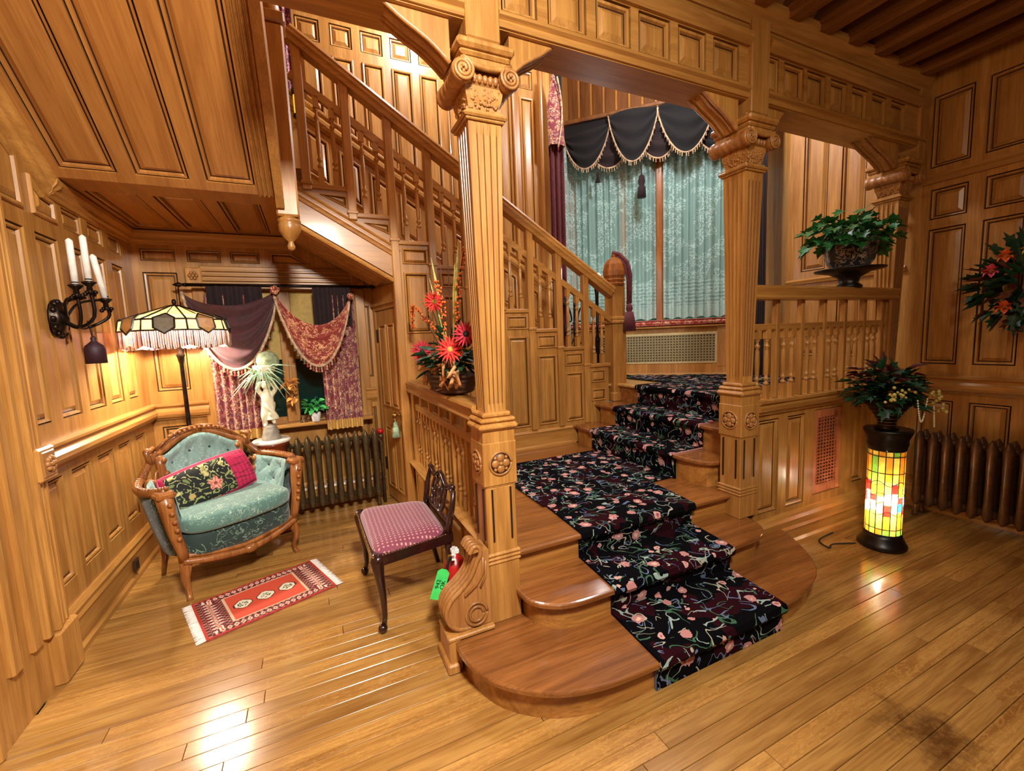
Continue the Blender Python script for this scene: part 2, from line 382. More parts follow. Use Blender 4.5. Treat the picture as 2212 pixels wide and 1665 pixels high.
    def mesh(s, name, mats):
        me = bpy.data.meshes.new(name); me.from_pydata(s.v, [], s.f)
        for m in (mats if isinstance(mats, (list, tuple)) else [mats]): me.materials.append(m)
        me.polygons.foreach_set('material_index', s.m); me.polygons.foreach_set('use_smooth', s.s)
        if s.uv and len(s.uv) == len(s.f):
            ul = me.uv_layers.new(name='UVMap'); i = 0
            for f in s.uv:
                for u in f: ul.data[i].uv = u; i += 1
        if s.c and len(s.c) == len(s.f):
            ca = me.color_attributes.new('col', 'FLOAT_COLOR', 'CORNER'); i = 0
            for f, c in zip(s.f, s.c):
                for _ in f: ca.data[i].color = c4(c); i += 1
        me.update(); return me
    def build(s, name, mats, parent=None, world=True, loc=None, rot=None, label=None):
        """world: vertices are in world space; otherwise in the parent's frame"""
        me = s.mesh(name, mats)
        if world and parent is not None:
            off = origin(parent)
            if off.length: me.transform(Matrix.Translation(-off))
        o = bpy.data.objects.new(name, me); COL.objects.link(o)
        if parent is not None: o.parent = parent
        if loc: o.location = loc
        if rot: o.rotation_euler = rot
        if label: o['label'] = label
        return o
def origin(o):
    r = V3((0, 0, 0))
    while o is not None: r += V3(o.location); o = o.parent
    return r
def thing(name, loc, label, cat, group=None, rz=0):
    o = bpy.data.objects.new(name, None); o.empty_display_size = .05; COL.objects.link(o)
    o.location = loc; o.rotation_euler = (0, 0, rz); o['label'] = label; o['category'] = cat
    if group: o['group'] = group
    return o
def tag(o, label, cat, group=None):
    o['label'] = label; o['category'] = cat
    if group: o['group'] = group
    return o
def inst(name, me, parent, loc, rot=(0, 0, 0), sc=(1, 1, 1)):
    o = bpy.data.objects.new(name, me); COL.objects.link(o); o.parent = parent; o.location = loc; o.rotation_euler = rot; o.scale = sc
    return o
def struct(o): o['kind'] = 'structure'; return o
def empty_struct(name):
    o = bpy.data.objects.new(name, None); COL.objects.link(o); return struct(o)
# ------------------------------------------------------------------ panelling
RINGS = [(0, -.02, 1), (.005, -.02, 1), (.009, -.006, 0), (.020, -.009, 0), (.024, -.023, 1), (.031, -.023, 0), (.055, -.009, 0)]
def panel(parent, O, U, V, Nn, poly, applied=False, s=1.0, mats=None, name='panel'):
    O, U, V, Nn = V3(O), V3(U), V3(V), V3(Nn)
    w = min(max(p[0] for p in poly) - min(p[0] for p in poly), max(p[1] for p in poly) - min(p[1] for p in poly))
    s = min(s, w / .17)
    m = MB(); n = len(poly); rings = []
    lift = .023 if applied else 0
    rr = list(RINGS)
    if applied: rr = [(0, -.024, 0), (.003, -.008, 0)] + rr[2:]
    for d, h, k in rr: rings.append([O + U * x + V * y + Nn * (h + lift) for x, y in inset(poly, d * s)])
    vs = [p for r in rings for p in r]
    A = sum(poly[i][0] * poly[(i + 1) % n][1] - poly[(i + 1) % n][0] * poly[i][1] for i in range(n))
    ccw = (U.cross(V).dot(Nn) > 0) == (A > 0)
    m.v = [tuple(p) for p in vs]
    for j in range(len(rings) - 1):
        for i in range(n):
            f = (j * n + i, j * n + (i + 1) % n, (j + 1) * n + (i + 1) % n, (j + 1) * n + i)
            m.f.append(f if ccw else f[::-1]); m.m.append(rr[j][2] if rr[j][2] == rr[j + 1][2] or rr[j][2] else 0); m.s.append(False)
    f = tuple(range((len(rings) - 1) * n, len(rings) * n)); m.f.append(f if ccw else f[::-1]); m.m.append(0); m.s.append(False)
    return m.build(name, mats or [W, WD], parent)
def rect(a, b, c, d): return [(a, b), (c, b), (c, d), (a, d)]
def fwall(name, O, U, V, Nn, W_, H_, holes, opens=(), thick=.12, mat=None, parent=None):
    """panelled wall face: frame of stiles and rails with recessed panels; opens are unfilled"""
    O, U, V, Nn = V3(O), V3(U), V3(V), V3(Nn); allh = list(holes) + list(opens)
    us = sorted({0, W_} | {h[0] for h in allh} | {h[2] for h in allh}); vs_ = sorted({0, H_} | {h[1] for h in allh} | {h[3] for h in allh})
    m = MB(); ccw = U.cross(V).dot(Nn) > 0
    def q(a, b, c, d): m.add([a, b, c, d], [(0, 1, 2, 3) if ccw else (3, 2, 1, 0)])
    P = lambda u, v, d=0: O + U * u + V * v + Nn * d
    for i in range(len(us) - 1):
        for j in range(len(vs_) - 1):
            u0, u1, v0, v1 = us[i], us[i + 1], vs_[j], vs_[j + 1]; cu_, cv = (u0 + u1) / 2, (v0 + v1) / 2
            if any(h[0] < cu_ < h[2] and h[1] < cv < h[3] for h in allh):
                if not any(h[0] < cu_ < h[2] and h[1] < cv < h[3] for h in opens): q(P(u0, v0, -.024), P(u1, v0, -.024), P(u1, v1, -.024), P(u0, v1, -.024))
                continue
            q(P(u0, v0), P(u1, v0), P(u1, v1), P(u0, v1))
            q(P(u1, v0, -thick), P(u0, v0, -thick), P(u0, v1, -thick), P(u1, v1, -thick))
    for h in allh:
        d = -thick if h in opens else -.024
        a, b, c, e = h; pts = [(a, b), (c, b), (c, e), (a, e)]
        for i in range(4):
            p0, p1 = pts[i], pts[(i + 1) % 4]
            q(P(*p0), P(*p1), P(*p1, d), P(*p0, d))
    pts = [(0, 0), (W_, 0), (W_, H_), (0, H_)]
    for i in range(4):
        p0, p1 = pts[i], pts[(i + 1) % 4]; q(P(*p1), P(*p0), P(*p0, -thick), P(*p1, -thick))
    o = m.build(name, [mat or W], parent)
    for h in holes: panel(o, O, U, V, Nn, rect(*h))
    return o
CHAIR = [(0, 0), (.018, .0), (.022, .012), (.045, .022), (.055, .045), (.055, .07), (.038, .088), (.03, .1), (.036, .108), (.05, .118), (.05, .132), (.012, .14), (0, .14)]
BASE = [(0, 0), (.045, 0), (.045, .03), (.03, .045), (.03, .165), (.036, .18), (.026, .2), (.03, .225), (.012, .25), (0, .25)]
CROWN = [(0, 0), (.012, 0), (.016, .018), (.03, .03), (.034, .05), (.055, .075), (.06, .1), (0, .1)]
RAILP = [(-.06, 0), (.06, 0), (.066, .012), (.055, .03), (.062, .05), (.07, .075), (.06, .09), (-.06, .09), (-.07, .075), (-.062, .05), (-.055, .03), (-.066, .012)]
def turned(h, r=.018, n=10):
    """turned baluster with square ends, base at z=0"""
    m = MB(); e = .07 * h / .45 + .02
    m.box((-r, -r, 0), (r, r, e)); m.box((-r, -r, h - e * .7), (r, r, h))
    z0, z1 = e, h - e * .7; L = z1 - z0
    pr = [(.6, 0), (1, .02), (1.05, .05), (.55, .08), (.5, .1), (.95, .13), (1.0, .16), (.6, .19), (.75, .25), (.9, .5), (.75, .74), (.55, .8), (.95, .83), (1, .86), (.55, .89), (.5, .93), (.85, .97), (.9, 1)]
    m.lathe([(a * r, z0 + L * b) for a, b in pr], n)
    return m
# ================================================================== STRUCTURE
XL, YB, XR, YF = -1.25, 4.5, 4.55, 1.87
LAND, PLAT = .45, 1.02
# ---- floor: oak boards, each a part
fl = MB().box((XL - .2, -2.6, -.06), (XR + .2, YB + .2, -.012)).build('floor', [SOCK]); struct(fl)
pitch = .08; y = .30; pm = {}
nb = 0
while y < YB:
    off = random.uniform(-1.2, 0); x = XL + off
    xr = XR if y < 1.9 else .80
    while x < xr:
        L = random.choice((1.2, 1.5, 1.9, 2.3, 2.7)); a, b = max(x, XL), min(x + L, xr)
        if b - a > .05:
            m = MB(); yy = min(y + pitch, YB) - .0022; hz = random.uniform(-.0006, .0)
            m.cbox((a + .0012, y, -.02), (b - .0012, yy, hz), .0012)
            m.build('floorboard', [WF], fl); nb += 1
        x += L
    y += pitch
MB().box((XL, -2.55, -.02), (XR, .298, 0)).build('floorboard_field', [WF], fl)['kind'] = 'stuff'
# ---- left wall
PLY = [(2.81, 3.035), (3.13, 3.355), (3.45, 3.685), (3.77, 3.99), (4.09, 4.30)]
low = [(a + 2.5, .37, b + 2.5, .925) for a, b in PLY]; upp = [(a + 2.5, 1.21, b + 2.5, 2.2) for a, b in PLY]
wl = fwall('wall_left', (XL, -2.5, 0), (0, 1, 0), (0, 0, 1), (1, 0, 0), 7.0, 3.7,
           low + upp + [(a + 2.5, 2.29, b + 2.5, 2.41) for a, b in PLY[2:]]); struct(wl)
for poly in ([(2.81 + 2.5, 2.29), (3.035 + 2.5, 2.29), (3.035 + 2.5, 2.54), (2.81 + 2.5, 2.69)], [(3.13 + 2.5, 2.29), (3.355 + 2.5, 2.29), (3.355 + 2.5, 2.41), (3.24 + 2.5, 2.42), (3.13 + 2.5, 2.49)]):
    panel(wl, (XL, -2.5, 0), (0, 1, 0), (0, 0, 1), (1, 0, 0), poly, applied=True)
m = MB(); m.mold((XL, 2.78, .98), (XL, YB, .98), CHAIR, (1, 0, 0)); m.build('chair_rail', [WY], wl)
b = MB(); b.mold((XL, 2.78, 0), (XL, YB, 0), BASE, (1, 0, 0)); struct(b.build('baseboard_left', [WY]))
m = MB(); m.mold((XL, 3.3, 2.42), (XL, YB, 2.42), CROWN, (1, 0, 0))
cs = 1 / math.hypot(1, .69); dn = V3((0, -cs, .69 * cs))
m.mold(V3((XL, 3.3, 2.42)) , V3((XL, 3.3, 2.42)) + dn * 2.1, CROWN, (1, 0, 0), up=(0, .69 * cs, cs)); m.build('cornice', [WY], wl)
# door casing at the left edge
m = MB(); m.box((XL, 1.2, 0), (XL + .03, 2.78, 3.4))
for yy in (1.3, 1.62, 1.95, 2.22): m.cbox((XL, yy - .02, 0), (XL + .045, yy + .02, 3.4), .008)
for yy, hw, d in ((2.36, .03, .055), (2.52, .035, .05), (2.60, .02, .06), (2.66, .018, .07), (2.71, .015, .06), (2.755, .016, .055)): m.cbox((XL, yy - hw, .26), (XL + d, yy + hw, 3.4), .008)
m.cbox((XL, 2.62, 0), (XL + .075, 2.80, .26), .01); t1 = struct(m.build('trim_1', [W]))
m = MB(); m.cbox((XL, 2.655, .97), (XL + .085, 2.80, 1.13), .01); o = m.build('corner_block', [W], t1)
m = MB(); m.cbox((XL + .08, 2.675, .99), (XL + .09, 2.78, 1.11), .004)
for k in range(8):
    a = k * PI / 4; m.ball((XL + .092, 2.7275 + .025 * math.cos(a), 1.05 + .028 * math.sin(a)), .014, 8)
m.ball((XL + .095, 2.7275, 1.05), .016, 8); m.build('carved_rosette', [WC], o)
m = MB(); m.box((-1.215, 3.62, .07), (-1.20, 3.69, .15)); m.mat(1).box((-1.2, 3.635, .085), (-1.198, 3.675, .135))
ot = tag(m.build('power_outlet', [plain('brown_plate', hx('3A2010'), .4), BLACK]), 'brown outlet plate in the baseboard of the left wall', 'outlet')
# ---- back wall (nook below, stair hall above)
nk = lambda a, b: (a + 1.25, 2.29, b + 1.25, 2.385)
holes = [nk(-1.19, -.96), nk(-.88, -.64), nk(-.57, -.35), (.06, 1.22, .29, 2.2), (.06, .37, .29, .92), (.385, .37, .44, .80),
         (1.74, 1.22, 1.80, 1.92), (1.70, .37, 1.80, .92)]
win = (.47, .86, 1.68, 2.05)
SQ = [(.10, .30), (.385, .575), (.65, .85), (.92, 1.12), (1.19, 1.385), (1.46, 1.66), (1.73, 1.92), (2.0, 2.18), (2.29, 2.46)]
holes += [(a + 1.25, 4.26, b + 1.25, 4.45) for a, b in SQ] + [(a + 1.25, 4.68, b + 1.25, 5.4) for a, b in SQ]
wb = fwall('wall_back', (XL, YB, 0), (1, 0, 0), (0, 0, 1), (0, -1, 0), 3.9, 5.7, holes, [win]); struct(wb)
for a, b in SQ:
    ba, bb = 3.72 - .62 * (a - .14), 3.72 - .62 * (b - .14)
    panel(wb, (0, YB, 0), (1, 0, 0), (0, 0, 1), (0, -1, 0), [(a, ba), (b, bb), (b, 4.17), (a, 4.17)], applied=True)
    panel(wb, (0, YB, 0), (1, 0, 0), (0, 0, 1), (0, -1, 0), [(a, ba - .62), (b, bb - .62), (b, bb - .22), (a, ba - .22)], applied=True)
panel(wb, (0, YB, 0), (1, 0, 0), (0, 0, 1), (0, -1, 0), [(-.26, 2.29), (.06, 2.29), (-.10, 2.385), (-.26, 2.385)], applied=True, s=.8)
sl = V3((1, 0, -.62)).normalized(); up_ = V3((.62, 0, 1)).normalized()
m = MB()
for z0, pr in ((3.56, CHAIR), (2.92, CROWN)):
    m.mold((-.1, YB, z0 + .15), (2.62, YB, z0 + .15 - .62 * 2.72), pr, (0, -1, 0), up=up_)
m.build('sloping_dado_rail', [WX], wb)
m = MB(); m.mold((XL, YB, 4.50), (2.64, YB, 4.50), CHAIR, (0, -1, 0)); m.build('picture_rail', [WX], wb)
m = MB(); m.cbox((2.54, YB - .05, 1.0), (2.655, YB + .01, 5.5), .01); m.cbox((2.2, YB - .03, 1.0), (2.23, YB, 4.5), .006); m.build('pilaster_strip', [W], wb)
for a, b in ((XL, -.84), (.46, .56)):
    m = MB(); m.mold((a, YB, .98), (b, YB, .98), CHAIR, (0, -1, 0)); m.build('chair_rail', [WX], wb)
m = MB(); m.mold((XL, YB, 0), (.6, YB, 0), BASE, (0, -1, 0)); struct(m.build('baseboard_back', [WX]))
m = MB(); m.mold((XL, YB, 2.42), (-.08, YB, 2.42), CROWN, (0, -1, 0)); m.build('cornice', [WX], wb)
# nook window: casing, sill, mullion, panes, roller shade
wn = empty_struct('window_1')
m = MB()
m.cbox((-.87, YB - .03, .84), (-.78, YB + .01, 2.08), .008); m.cbox((.42, YB - .03, .84), (.51, YB + .01, 2.08), .008)
m.build('window_casing', [W], wn)
m = MB(); m.cbox((-.80, YB - .035, 2.06), (.44, YB + .01, 2.26), .008)
for z in (2.09, 2.13, 2.17, 2.21): m.cbox((-.79, YB - .055, z), (.43, YB - .03, z + .018), .005)
m.build('window_head', [WX], wn)
for x in (-.84, .455):
    m = MB(); m.cbox((x - .06, YB - .06, 2.10), (x + .06, YB, 2.24), .01); o = m.build('corner_block', [W], wn)
    m = MB()
    for k in range(6): m.ball((x + .025 * math.cos(k * PI / 3), YB - .066, 2.17 + .025 * math.sin(k * PI / 3)), .014, 8)
    m.ball((x, YB - .07, 2.17), .014, 8); m.build('carved_rosette', [WC], o)
m = MB(); m.cbox((-.86, YB - .14, .815), (.5, YB + .08, .85), .008); m.build('window_sill', [WX], wn)
m = MB(); m.cbox((-.25, YB - .01, .85), (-.14, YB + .06, 2.06), .006); m.cbox((-.79, YB + .03, .85), (.44, YB + .08, .90), .004); m.build('mullion', [W], wn)
for a, b in ((-.79, -.25), (-.14, .44)): MB().box((a, YB + .05, .88), (b, YB + .056, 2.06)).build('pane', [NIGHT], wn)
MB().box((-.78, YB + .005, 1.45), (.43, YB + .012, 2.05)).build('roller_shade', [SHADEF], wn)
MB().cbox((-.78, YB, 1.435), (.43, YB + .016, 1.452), .003).build('shade_hem_bar', [SHADEF], wn)
MB().box((-.85, YB + .12, .8), (.5, YB + .13, 2.1)).build('night_backing', [SOCK], wn)
# ---- landing soffit and sloping soffit of the next flight (ceiling_1 / ceiling_2)
PX = [(-1.16, -.91), (-.83, -.575), (-.49, -.235)]
c1 = fwall('ceiling_1', (XL, 3.3, 2.53), (1, 0, 0), (0, 1, 0), (0, 0, -1), 1.12, 1.2, [(a + 1.25, .22, b + 1.25, 1.10) for a, b in PX], mat=WS, thick=.25); struct(c1)
N2 = V3((0, -.69 * cs, -cs))
c2 = fwall('ceiling_2', (XL, 3.3, 2.53), (1, 0, 0), dn, N2, 1.12, 1.95, [(a + 1.25, .06, b + 1.25, 1.84) for a, b in PX], mat=WS, thick=.2); struct(c2)
for c in (c1, c2):
    for ch in c.children: ch.data.materials[0] = WS
m = MB(); P0 = V3((0, 3.3, 2.53))
for x in (-.215, -.19, -.165, -.14): m.mold(V3((x, 3.3, 2.53)), V3((x, 3.3, 2.53)) + dn * 1.9, [(0, -.009), (.014, -.006), (.02, 0), (.014, .006), (0, .009)], N2, up=(1, 0, 0))
m.box((-.13, 3.3, 2.46), (-.09, 4.5, 2.85))
m.extr([(-.13, 3.3, 2.46), (-.13, 3.3 - 1.75, 2.46 + 1.75 * .69), (-.13, 3.3 - 1.75, 2.9 + 1.75 * .69), (-.13, 3.3, 2.9)], (.05, 0, 0))
t2 = struct(m.build('trim_2', [WY]))
# ---- right wall
RY = [(1.60, 1.82), (1.285, 1.51), (.97, 1.195), (.655, .88), (.34, .565), (.025, .25)]
rv = lambda y: 2.95 - y
hol = []
for a, b in RY: hol += [(rv(b), .28, rv(a), .915), (rv(b), 1.205, rv(a), 2.27), (rv(b), 2.345, rv(a), 2.575)]
for a, b in ((1.60, 1.835), (1.0, 1.525), (.4, .93), (-.2, .33)): hol.append((rv(b), 2.74, rv(a), 3.27))
hol += [(rv(b), c, rv(a), d) for a, b in ((2.585, 2.81), (2.27, 2.47)) for c, d in ((2.09, 3.95), (1.25, 1.85), (4.1, 4.6))]
wr = fwall('wall_right', (XR, 2.95, 0), (0, -1, 0), (0, 0, 1), (-1, 0, 0), 5.45, 5.7, hol); struct(wr)
m = MB(); m.mold((XR, -2.5, .98), (XR, 1.87, .98), CHAIR, (-1, 0, 0)); m.mold((XR, -2.5, 2.62), (XR, 1.87, 2.62), [(0, 0), (.02, 0), (.03, .03), (.02, .05), (.02, .075), (0, .08)], (-1, 0, 0))
m.mold((XR, 1.95, 1.97), (XR, 2.95, 1.97), [(0, 0), (.02, 0), (.03, .03), (.0, .05)], (-1, 0, 0)); m.build('chair_rail', [WY], wr)
m = MB(); m.mold((XR, -2.5, 0), (XR, 1.87, 0), BASE, (-1, 0, 0)); struct(m.build('baseboard_right', [WY]))
# ---- front and rear enclosure
struct(MB().box((XL - .1, -2.62, 0), (XR + .1, -2.5, 3.7)).build('wall_rear', [W]))
# ---- frieze wall over the columns
FO = [(1.115, 1.33), (1.385, 1.60), (1.65, 1.865), (1.92, 2.13), (2.185, 2.395)]
FR = [(2.66, 2.75), (2.80, 3.0), (3.03, 3.235), (3.28, 3.475), (3.525, 3.725), (3.775, 3.975), (4.025, 4.235)]
FL = [(.3, .5), (.55, .68), (.88, 1.06), (.05, .25)]
wf = fwall('wall_frieze', (-.09, YF, 2.90), (1, 0, 0), (0, 0, 1), (0, -1, 0), 4.64, .72, [(a + .09, .08, b + .09, .28) for a, b in FO + FR + FL], thick=.2, mat=WX); struct(wf)
CW = [(0, 0), (.012, 0), (.02, .015), (.012, .03), (.03, .04), (.03, .055), (0, .06)]
m = MB()
for a, b in ((-.09, .70), (.857, 2.47), (2.627, 4.5)):
    m.mold((a, YF, 2.905), (b, YF, 2.905), CW, (0, -1, 0)); m.mold((a, YF, 3.185), (b, YF, 3.185), [(0, 0), (.02, .0), (.045, .045), (.045, .06), (0, .065)], (0, -1, 0))
m.mold((-.09, YF, 3.31), (4.5, YF, 3.31), CROWN[:-1] + [(.06, .12), (0, .12)], (0, -1, 0)); m.mold((-.09, YF, 3.47), (4.5, YF, 3.47), CROWN[:-1] + [(.06, .12), (0, .12)], (0, -1, 0))
m.build('frieze_moulding', [WX], wf)
m = MB()
for x in (.70, 2.47): m.cbox((x, YF - .03, 2.82), (x + .157, YF + .17, 3.40), .006)
m.cbox((4.40, YF - .02, 2.80), (4.5, YF + .17, 3.4), .006); m.build('pilaster_block', [W], wf)
def bracket(xa, xb):
    """S-curved bracket in the frieze plane, from capital at xa to beam at xb"""
    n = 14; pts = []
    for i in range(n + 1):
        t = i / n; pts.append((xa + (xb - xa) * t, 2.73 + .185 * (t ** .75 * .55 + .45 * (3 * t * t - 2 * t ** 3)) + .012 * math.sin(t * 2 * PI)))
    m = MB()
    for i in range(n):
        (x0, z0), (x1, z1) = pts[i], pts[i + 1]
        m.extr([(x0, YF + .02, z0), (x1, YF + .02, z1), (x1, YF + .02, 2.93), (x0, YF + .02, 2.93)], (0, .13, 0))
    o = m.build('bracket', [W], wf)
    m = MB(); m.tube([(x, YF + .03, z) for x, z in pts], .011, 6); m.tube([(x, YF + .06, z) for x, z in pts], .008, 6); m.tube([(x, YF + .11, z) for x, z in pts], .008, 6); m.tube([(x, YF + .14, z) for x, z in pts], .011, 6); m.build('bracket_moulding', [WC], o)
bracket(.64, .36); bracket(.92, 1.16); bracket(2.42, 2.13); bracket(2.68, 2.86); bracket(4.20, 3.78)
# ---- hall ceiling with joists
WJ0 = wood('shaded_ceiling_board', hx('744420'), hx('522C10'), 1, rough=.4)  # board colour darkened to stand in for ceiling shade
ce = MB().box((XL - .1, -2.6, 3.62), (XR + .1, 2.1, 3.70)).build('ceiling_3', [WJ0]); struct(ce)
jm = MB(); prof = [(1.85, 3.62), (1.87, 3.55), (1.885, 3.47), (1.88, 3.42), (1.84, 3.385), (1.78, 3.375), (-2.5, 3.375), (-2.5, 3.62)]
jm.extr([(-.045, y_, z_) for y_, z_ in prof], (.09, 0, 0))
jm.extr([(-.058, y_ - .01, z_ + .035) for y_, z_ in prof[3:-1]] + [(-.058, -2.5, 3.45), (-.058, 1.83, 3.45)], (.116, 0, 0))
WJ = wood('shaded_joist_oak', hx('8E5A2C'), hx('6A3C18'), 1, rough=.35)  # oak copy with the shade of the down-facing joists in its colour
jme = jm.mesh('joist', [WJ]); x = 4.32
while x > -.6: inst('joist', jme, ce, (x, 0, 0)); x -= .305
# stair hall upper ceiling
struct(MB().box((XL - .1, 1.9, 5.65), (6.2, 6.4, 5.75)).build('ceiling_4', [WX]))
struct(MB().box((XL - .1, 1.95, 3.5), (XR, 2.07, 5.7)).build('wall_front', [W]))
struct(MB().box((XL - .12, 2.0, 3.71), (XL - .002, 4.62, 5.7)).build('wall_upper_left', [W]))
# ---- panelled wall under the right balustrade
hp = [(.04, .27, .25, .93), (.34, .27, .545, .93), (1.15, .31, 1.30, .93), (1.42, .31, 1.6, .93)]
ww = fwall('wall_platform', (2.63, YF + .02, 0), (1, 0, 0), (0, 0, 1), (0, -1, 0), 1.9, 1.02, hp, [(.65, .30, .99, .94)], thick=.1); struct(ww)
m = MB(); m.mold((2.63, YF + .02, 0), (4.5, YF + .02, 0), [(0, 0), (.07, 0), (.07, .045), (.055, .06), (.055, .12), (.06, .135), (.045, .15), (.045, .19), (.03, .21), (0, .235)], (0, -1, 0)); struct(m.build('baseboard_platform', [WX]))
m = MB(); m.mold((2.63, YF + .02, .97), (4.5, YF + .02, .97), [(0, 0), (.015, 0), (.02, .02), (.04, .03), (.045, .055), (.03, .07), (.05, .085), (.05, .1), (0, .1)], (0, -1, 0)); m.build('top_moulding', [WX], ww)
# vent register
vt = thing('air_vent', (3.45, YF + .02, .62), 'tall pink-brown pierced air vent in the panelling left of the glass lamp', 'vent')
m = MB(); u0, u1, z0, z1 = 3.285, 3.615, .305, .935; kk = [0]
for a, b in (((u0, z0), (u1, z0 + .065)), ((u0, z1 - .06), (u1, z1)), ((u0, z0), (u0 + .035, z1)), ((u1 - .05, z0), (u1, z1))): m.box((a[0], YF + .025 - .0012 * kk[0], a[1]), (b[0], YF + .035, b[1])); kk[0] += 1
m.build('frame', [wood('rosy_oak', hx('C47A50'), hx('9A5430'))], vt)
m = MB(); nx, nz = 7, 20
for i in range(nx): x = u0 + .035 + (u1 - u0 - .085) * (i + .5) / nx; m.box((x - .006, YF + .026, z0 + .06), (x + .006, YF + .032, z1 - .055))
for i in range(nz): z = z0 + .065 + (z1 - z0 - .125) * (i + .5) / nz; m.box((u0 + .03, YF + .024, z - .0045), (u1 - .045, YF + .03, z + .0045))
m.build('grille', [wood('rosy_oak_fine', hx('BC7048'), hx('9A5430'))], vt)
MB().box((u0, YF + .06, z0), (u1, YF + .07, z1)).build('back_plate', [SOCK], vt)

# ================================================================== STAIRCASE
def arc(pts, n=5):
    """Catmull smoothing of a polyline"""
    out = []
    for i in range(len(pts) - 1):
        p0, p1, p2, p3 = pts[max(i - 1, 0)], pts[i], pts[i + 1], pts[min(i + 2, len(pts) - 1)]
        for k in range(n):
            t = k / n
            out.append(tuple(.5 * ((2 * p1[j]) + (-p0[j] + p2[j]) * t + (2 * p0[j] - 5 * p1[j] + 4 * p2[j] - p3[j]) * t * t + (-p0[j] + 3 * p1[j] - 3 * p2[j] + p3[j]) * t ** 3) for j in range(len(p1))))
    out.append(pts[-1]); return out
st = thing('entry_staircase', (1.65, 1.9, 0), 'oak steps with rounded ends rising between the two carved columns to the landing', 'stairs')
def step(outline, z, z0):
    MB().slab(inset(outline, .04), z0, z - .028).build('riser', [wood_riser], st)
    o = MB().slab(outline, z - .03, z, .012).build('tread', [WF2], st); return o
wood_riser = wood('oak_riser', hx('B87E3C'), hx('80501E'), 0, rough=.28, sc=.8)
s1 = arc([(.52, 2.02), (.5, 1.86), (.505, 1.70), (.58, 1.52), (.75, 1.375), (.96, 1.31), (1.23, 1.295)]) + arc([(2.08, 1.31), (2.30, 1.335), (2.5, 1.40), (2.68, 1.54), (2.84, 1.77), (2.88, 1.87)])
s2 = arc([(.84, 1.99), (.835, 1.86), (.85, 1.74), (.93, 1.66), (1.04, 1.625), (1.24, 1.62)]) + arc([(2.2, 1.64), (2.38, 1.655), (2.5, 1.73), (2.55, 1.86), (2.55, 1.99)])
s3 = [(.86, 1.935), (2.50, 1.935), (2.56, 2.0), (2.56, 2.2), (2.5, 3.7), (.82, 3.7), (.82, 2.0)]
s4 = [(2.37, 3.71), (2.37, 2.38)] + arc([(2.375, 2.24), (2.42, 2.1), (2.52, 2.05), (2.66, 2.05)], 4) + [(3.0, 2.05), (3.0, 3.71)]
s5 = [(2.65, 3.71), (2.65, 2.08), (3.2, 2.08), (3.2, 3.71)]
step(s1, .15, 0); step(s2, .30, .15); step(s3, LAND, .30)
step(s4, .64, .45); step(s5, .83, .64)
plat = [(2.93, 4.52), (2.93, 2.0), (XR, 2.0), (XR, 2.96), (4.9, 3.5), (3.2, 5.2), (2.6, 4.52)]
MB().slab([(2.96, 3.71), (2.96, 2.0), (XR, 2.0), (XR, 2.96), (4.9, 3.5), (3.2, 5.2), (2.96, 4.5)], .83, 1.0).build('platform_base', [WF2], st)
MB().slab([(2.93, 3.74), (2.93, 2.0), (XR, 2.0), (XR, 2.96), (4.9, 3.5), (3.2, 5.2), (2.6, 4.49), (2.6, 3.74)], .99, PLAT, .012).build('platform_floor', [wood('pale_oak_floor', hx('D0A460'), hx('A8763A'), 0, rough=.25)], st)
# ---- runner carpet
def ribbon(path, wdt, name, parent, along, t=.012):
    """carpet ribbon following path of (a,z); along='y' path in YZ, width in X range; 'x' the other"""
    m = MB(); L = [0]
    for i in range(1, len(path)): L.append(L[-1] + math.dist(path[i], path[i - 1]))
    n = len(path); offs = []
    for i in range(n):
        d = V3((path[min(i + 1, n - 1)][0] - path[max(i - 1, 0)][0], path[min(i + 1, n - 1)][1] - path[max(i - 1, 0)][1])).normalized()
        offs.append((-d.y * t, d.x * t))
    nw = 8
    def P(i, u, o):
        a, z = path[i][0] + offs[i][0] * o, path[i][1] + offs[i][1] * o; x0, x1 = wdt(path[i][0]) if callable(wdt) else wdt
        c = x0 + (x1 - x0) * u
        return (c, a, z) if along == 'y' else (a, c, z)
    def UV(i, u):
        x0, x1 = wdt(path[i][0]) if callable(wdt) else wdt
        c = x0 + (x1 - x0) * u; return (c, L[i] + wdo) if along == 'y' else (L[i] + wdo + 3, c)
    wdo = 0
    for i in range(n - 1):
        for k in range(nw):
            u0, u1 = k / nw, (k + 1) / nw
            m.add([P(i, u0, 1), P(i, u1, 1), P(i + 1, u1, 1), P(i + 1, u0, 1)], [(0, 1, 2, 3)], True); m.uv.append([UV(i, u0), UV(i, u1), UV(i + 1, u1), UV(i + 1, u0)])
        for u in (0, 1):
            m.add([P(i, u, 0), P(i, u, 1), P(i + 1, u, 1), P(i + 1, u, 0)], [(0, 1, 2, 3)]); m.uv.append([UV(i, u)] * 4)
    return m.build(name, [CARPET], parent)
run = thing('stair_runner', (1.65, 1.3, 0), 'black floral carpet runner with pink roses laid up the oak steps', 'carpet')
def nose(a0, z0, a1, z1):   # riser at a0, nosing overhang
    return [(a0 + .03, z0), (a0 + .03, z1 - .045), (a0 + .002, z1 - .03), (a0 - .006, z1 - .015), (a0, z1 - .002), (a0 + .02, z1)]
pa = nose(1.30, 0.003, 0, .15) + nose(1.625, .153, 0, .30) + nose(1.935, .303, 0, .45) + [(2.38, .45)]
pa = [pa[0]] + [p for p in pa[1:]]
ribbon(pa, lambda a: (1.235 + max(0, a - 1.3) * .06, 2.07 + max(0, a - 1.3) * .1), 'lower_runner', run, 'y')
m = MB(); lp = [(1.275, 2.37), (2.41, 2.37), (2.41, 3.33), (1.275, 3.33)]
nx = 12
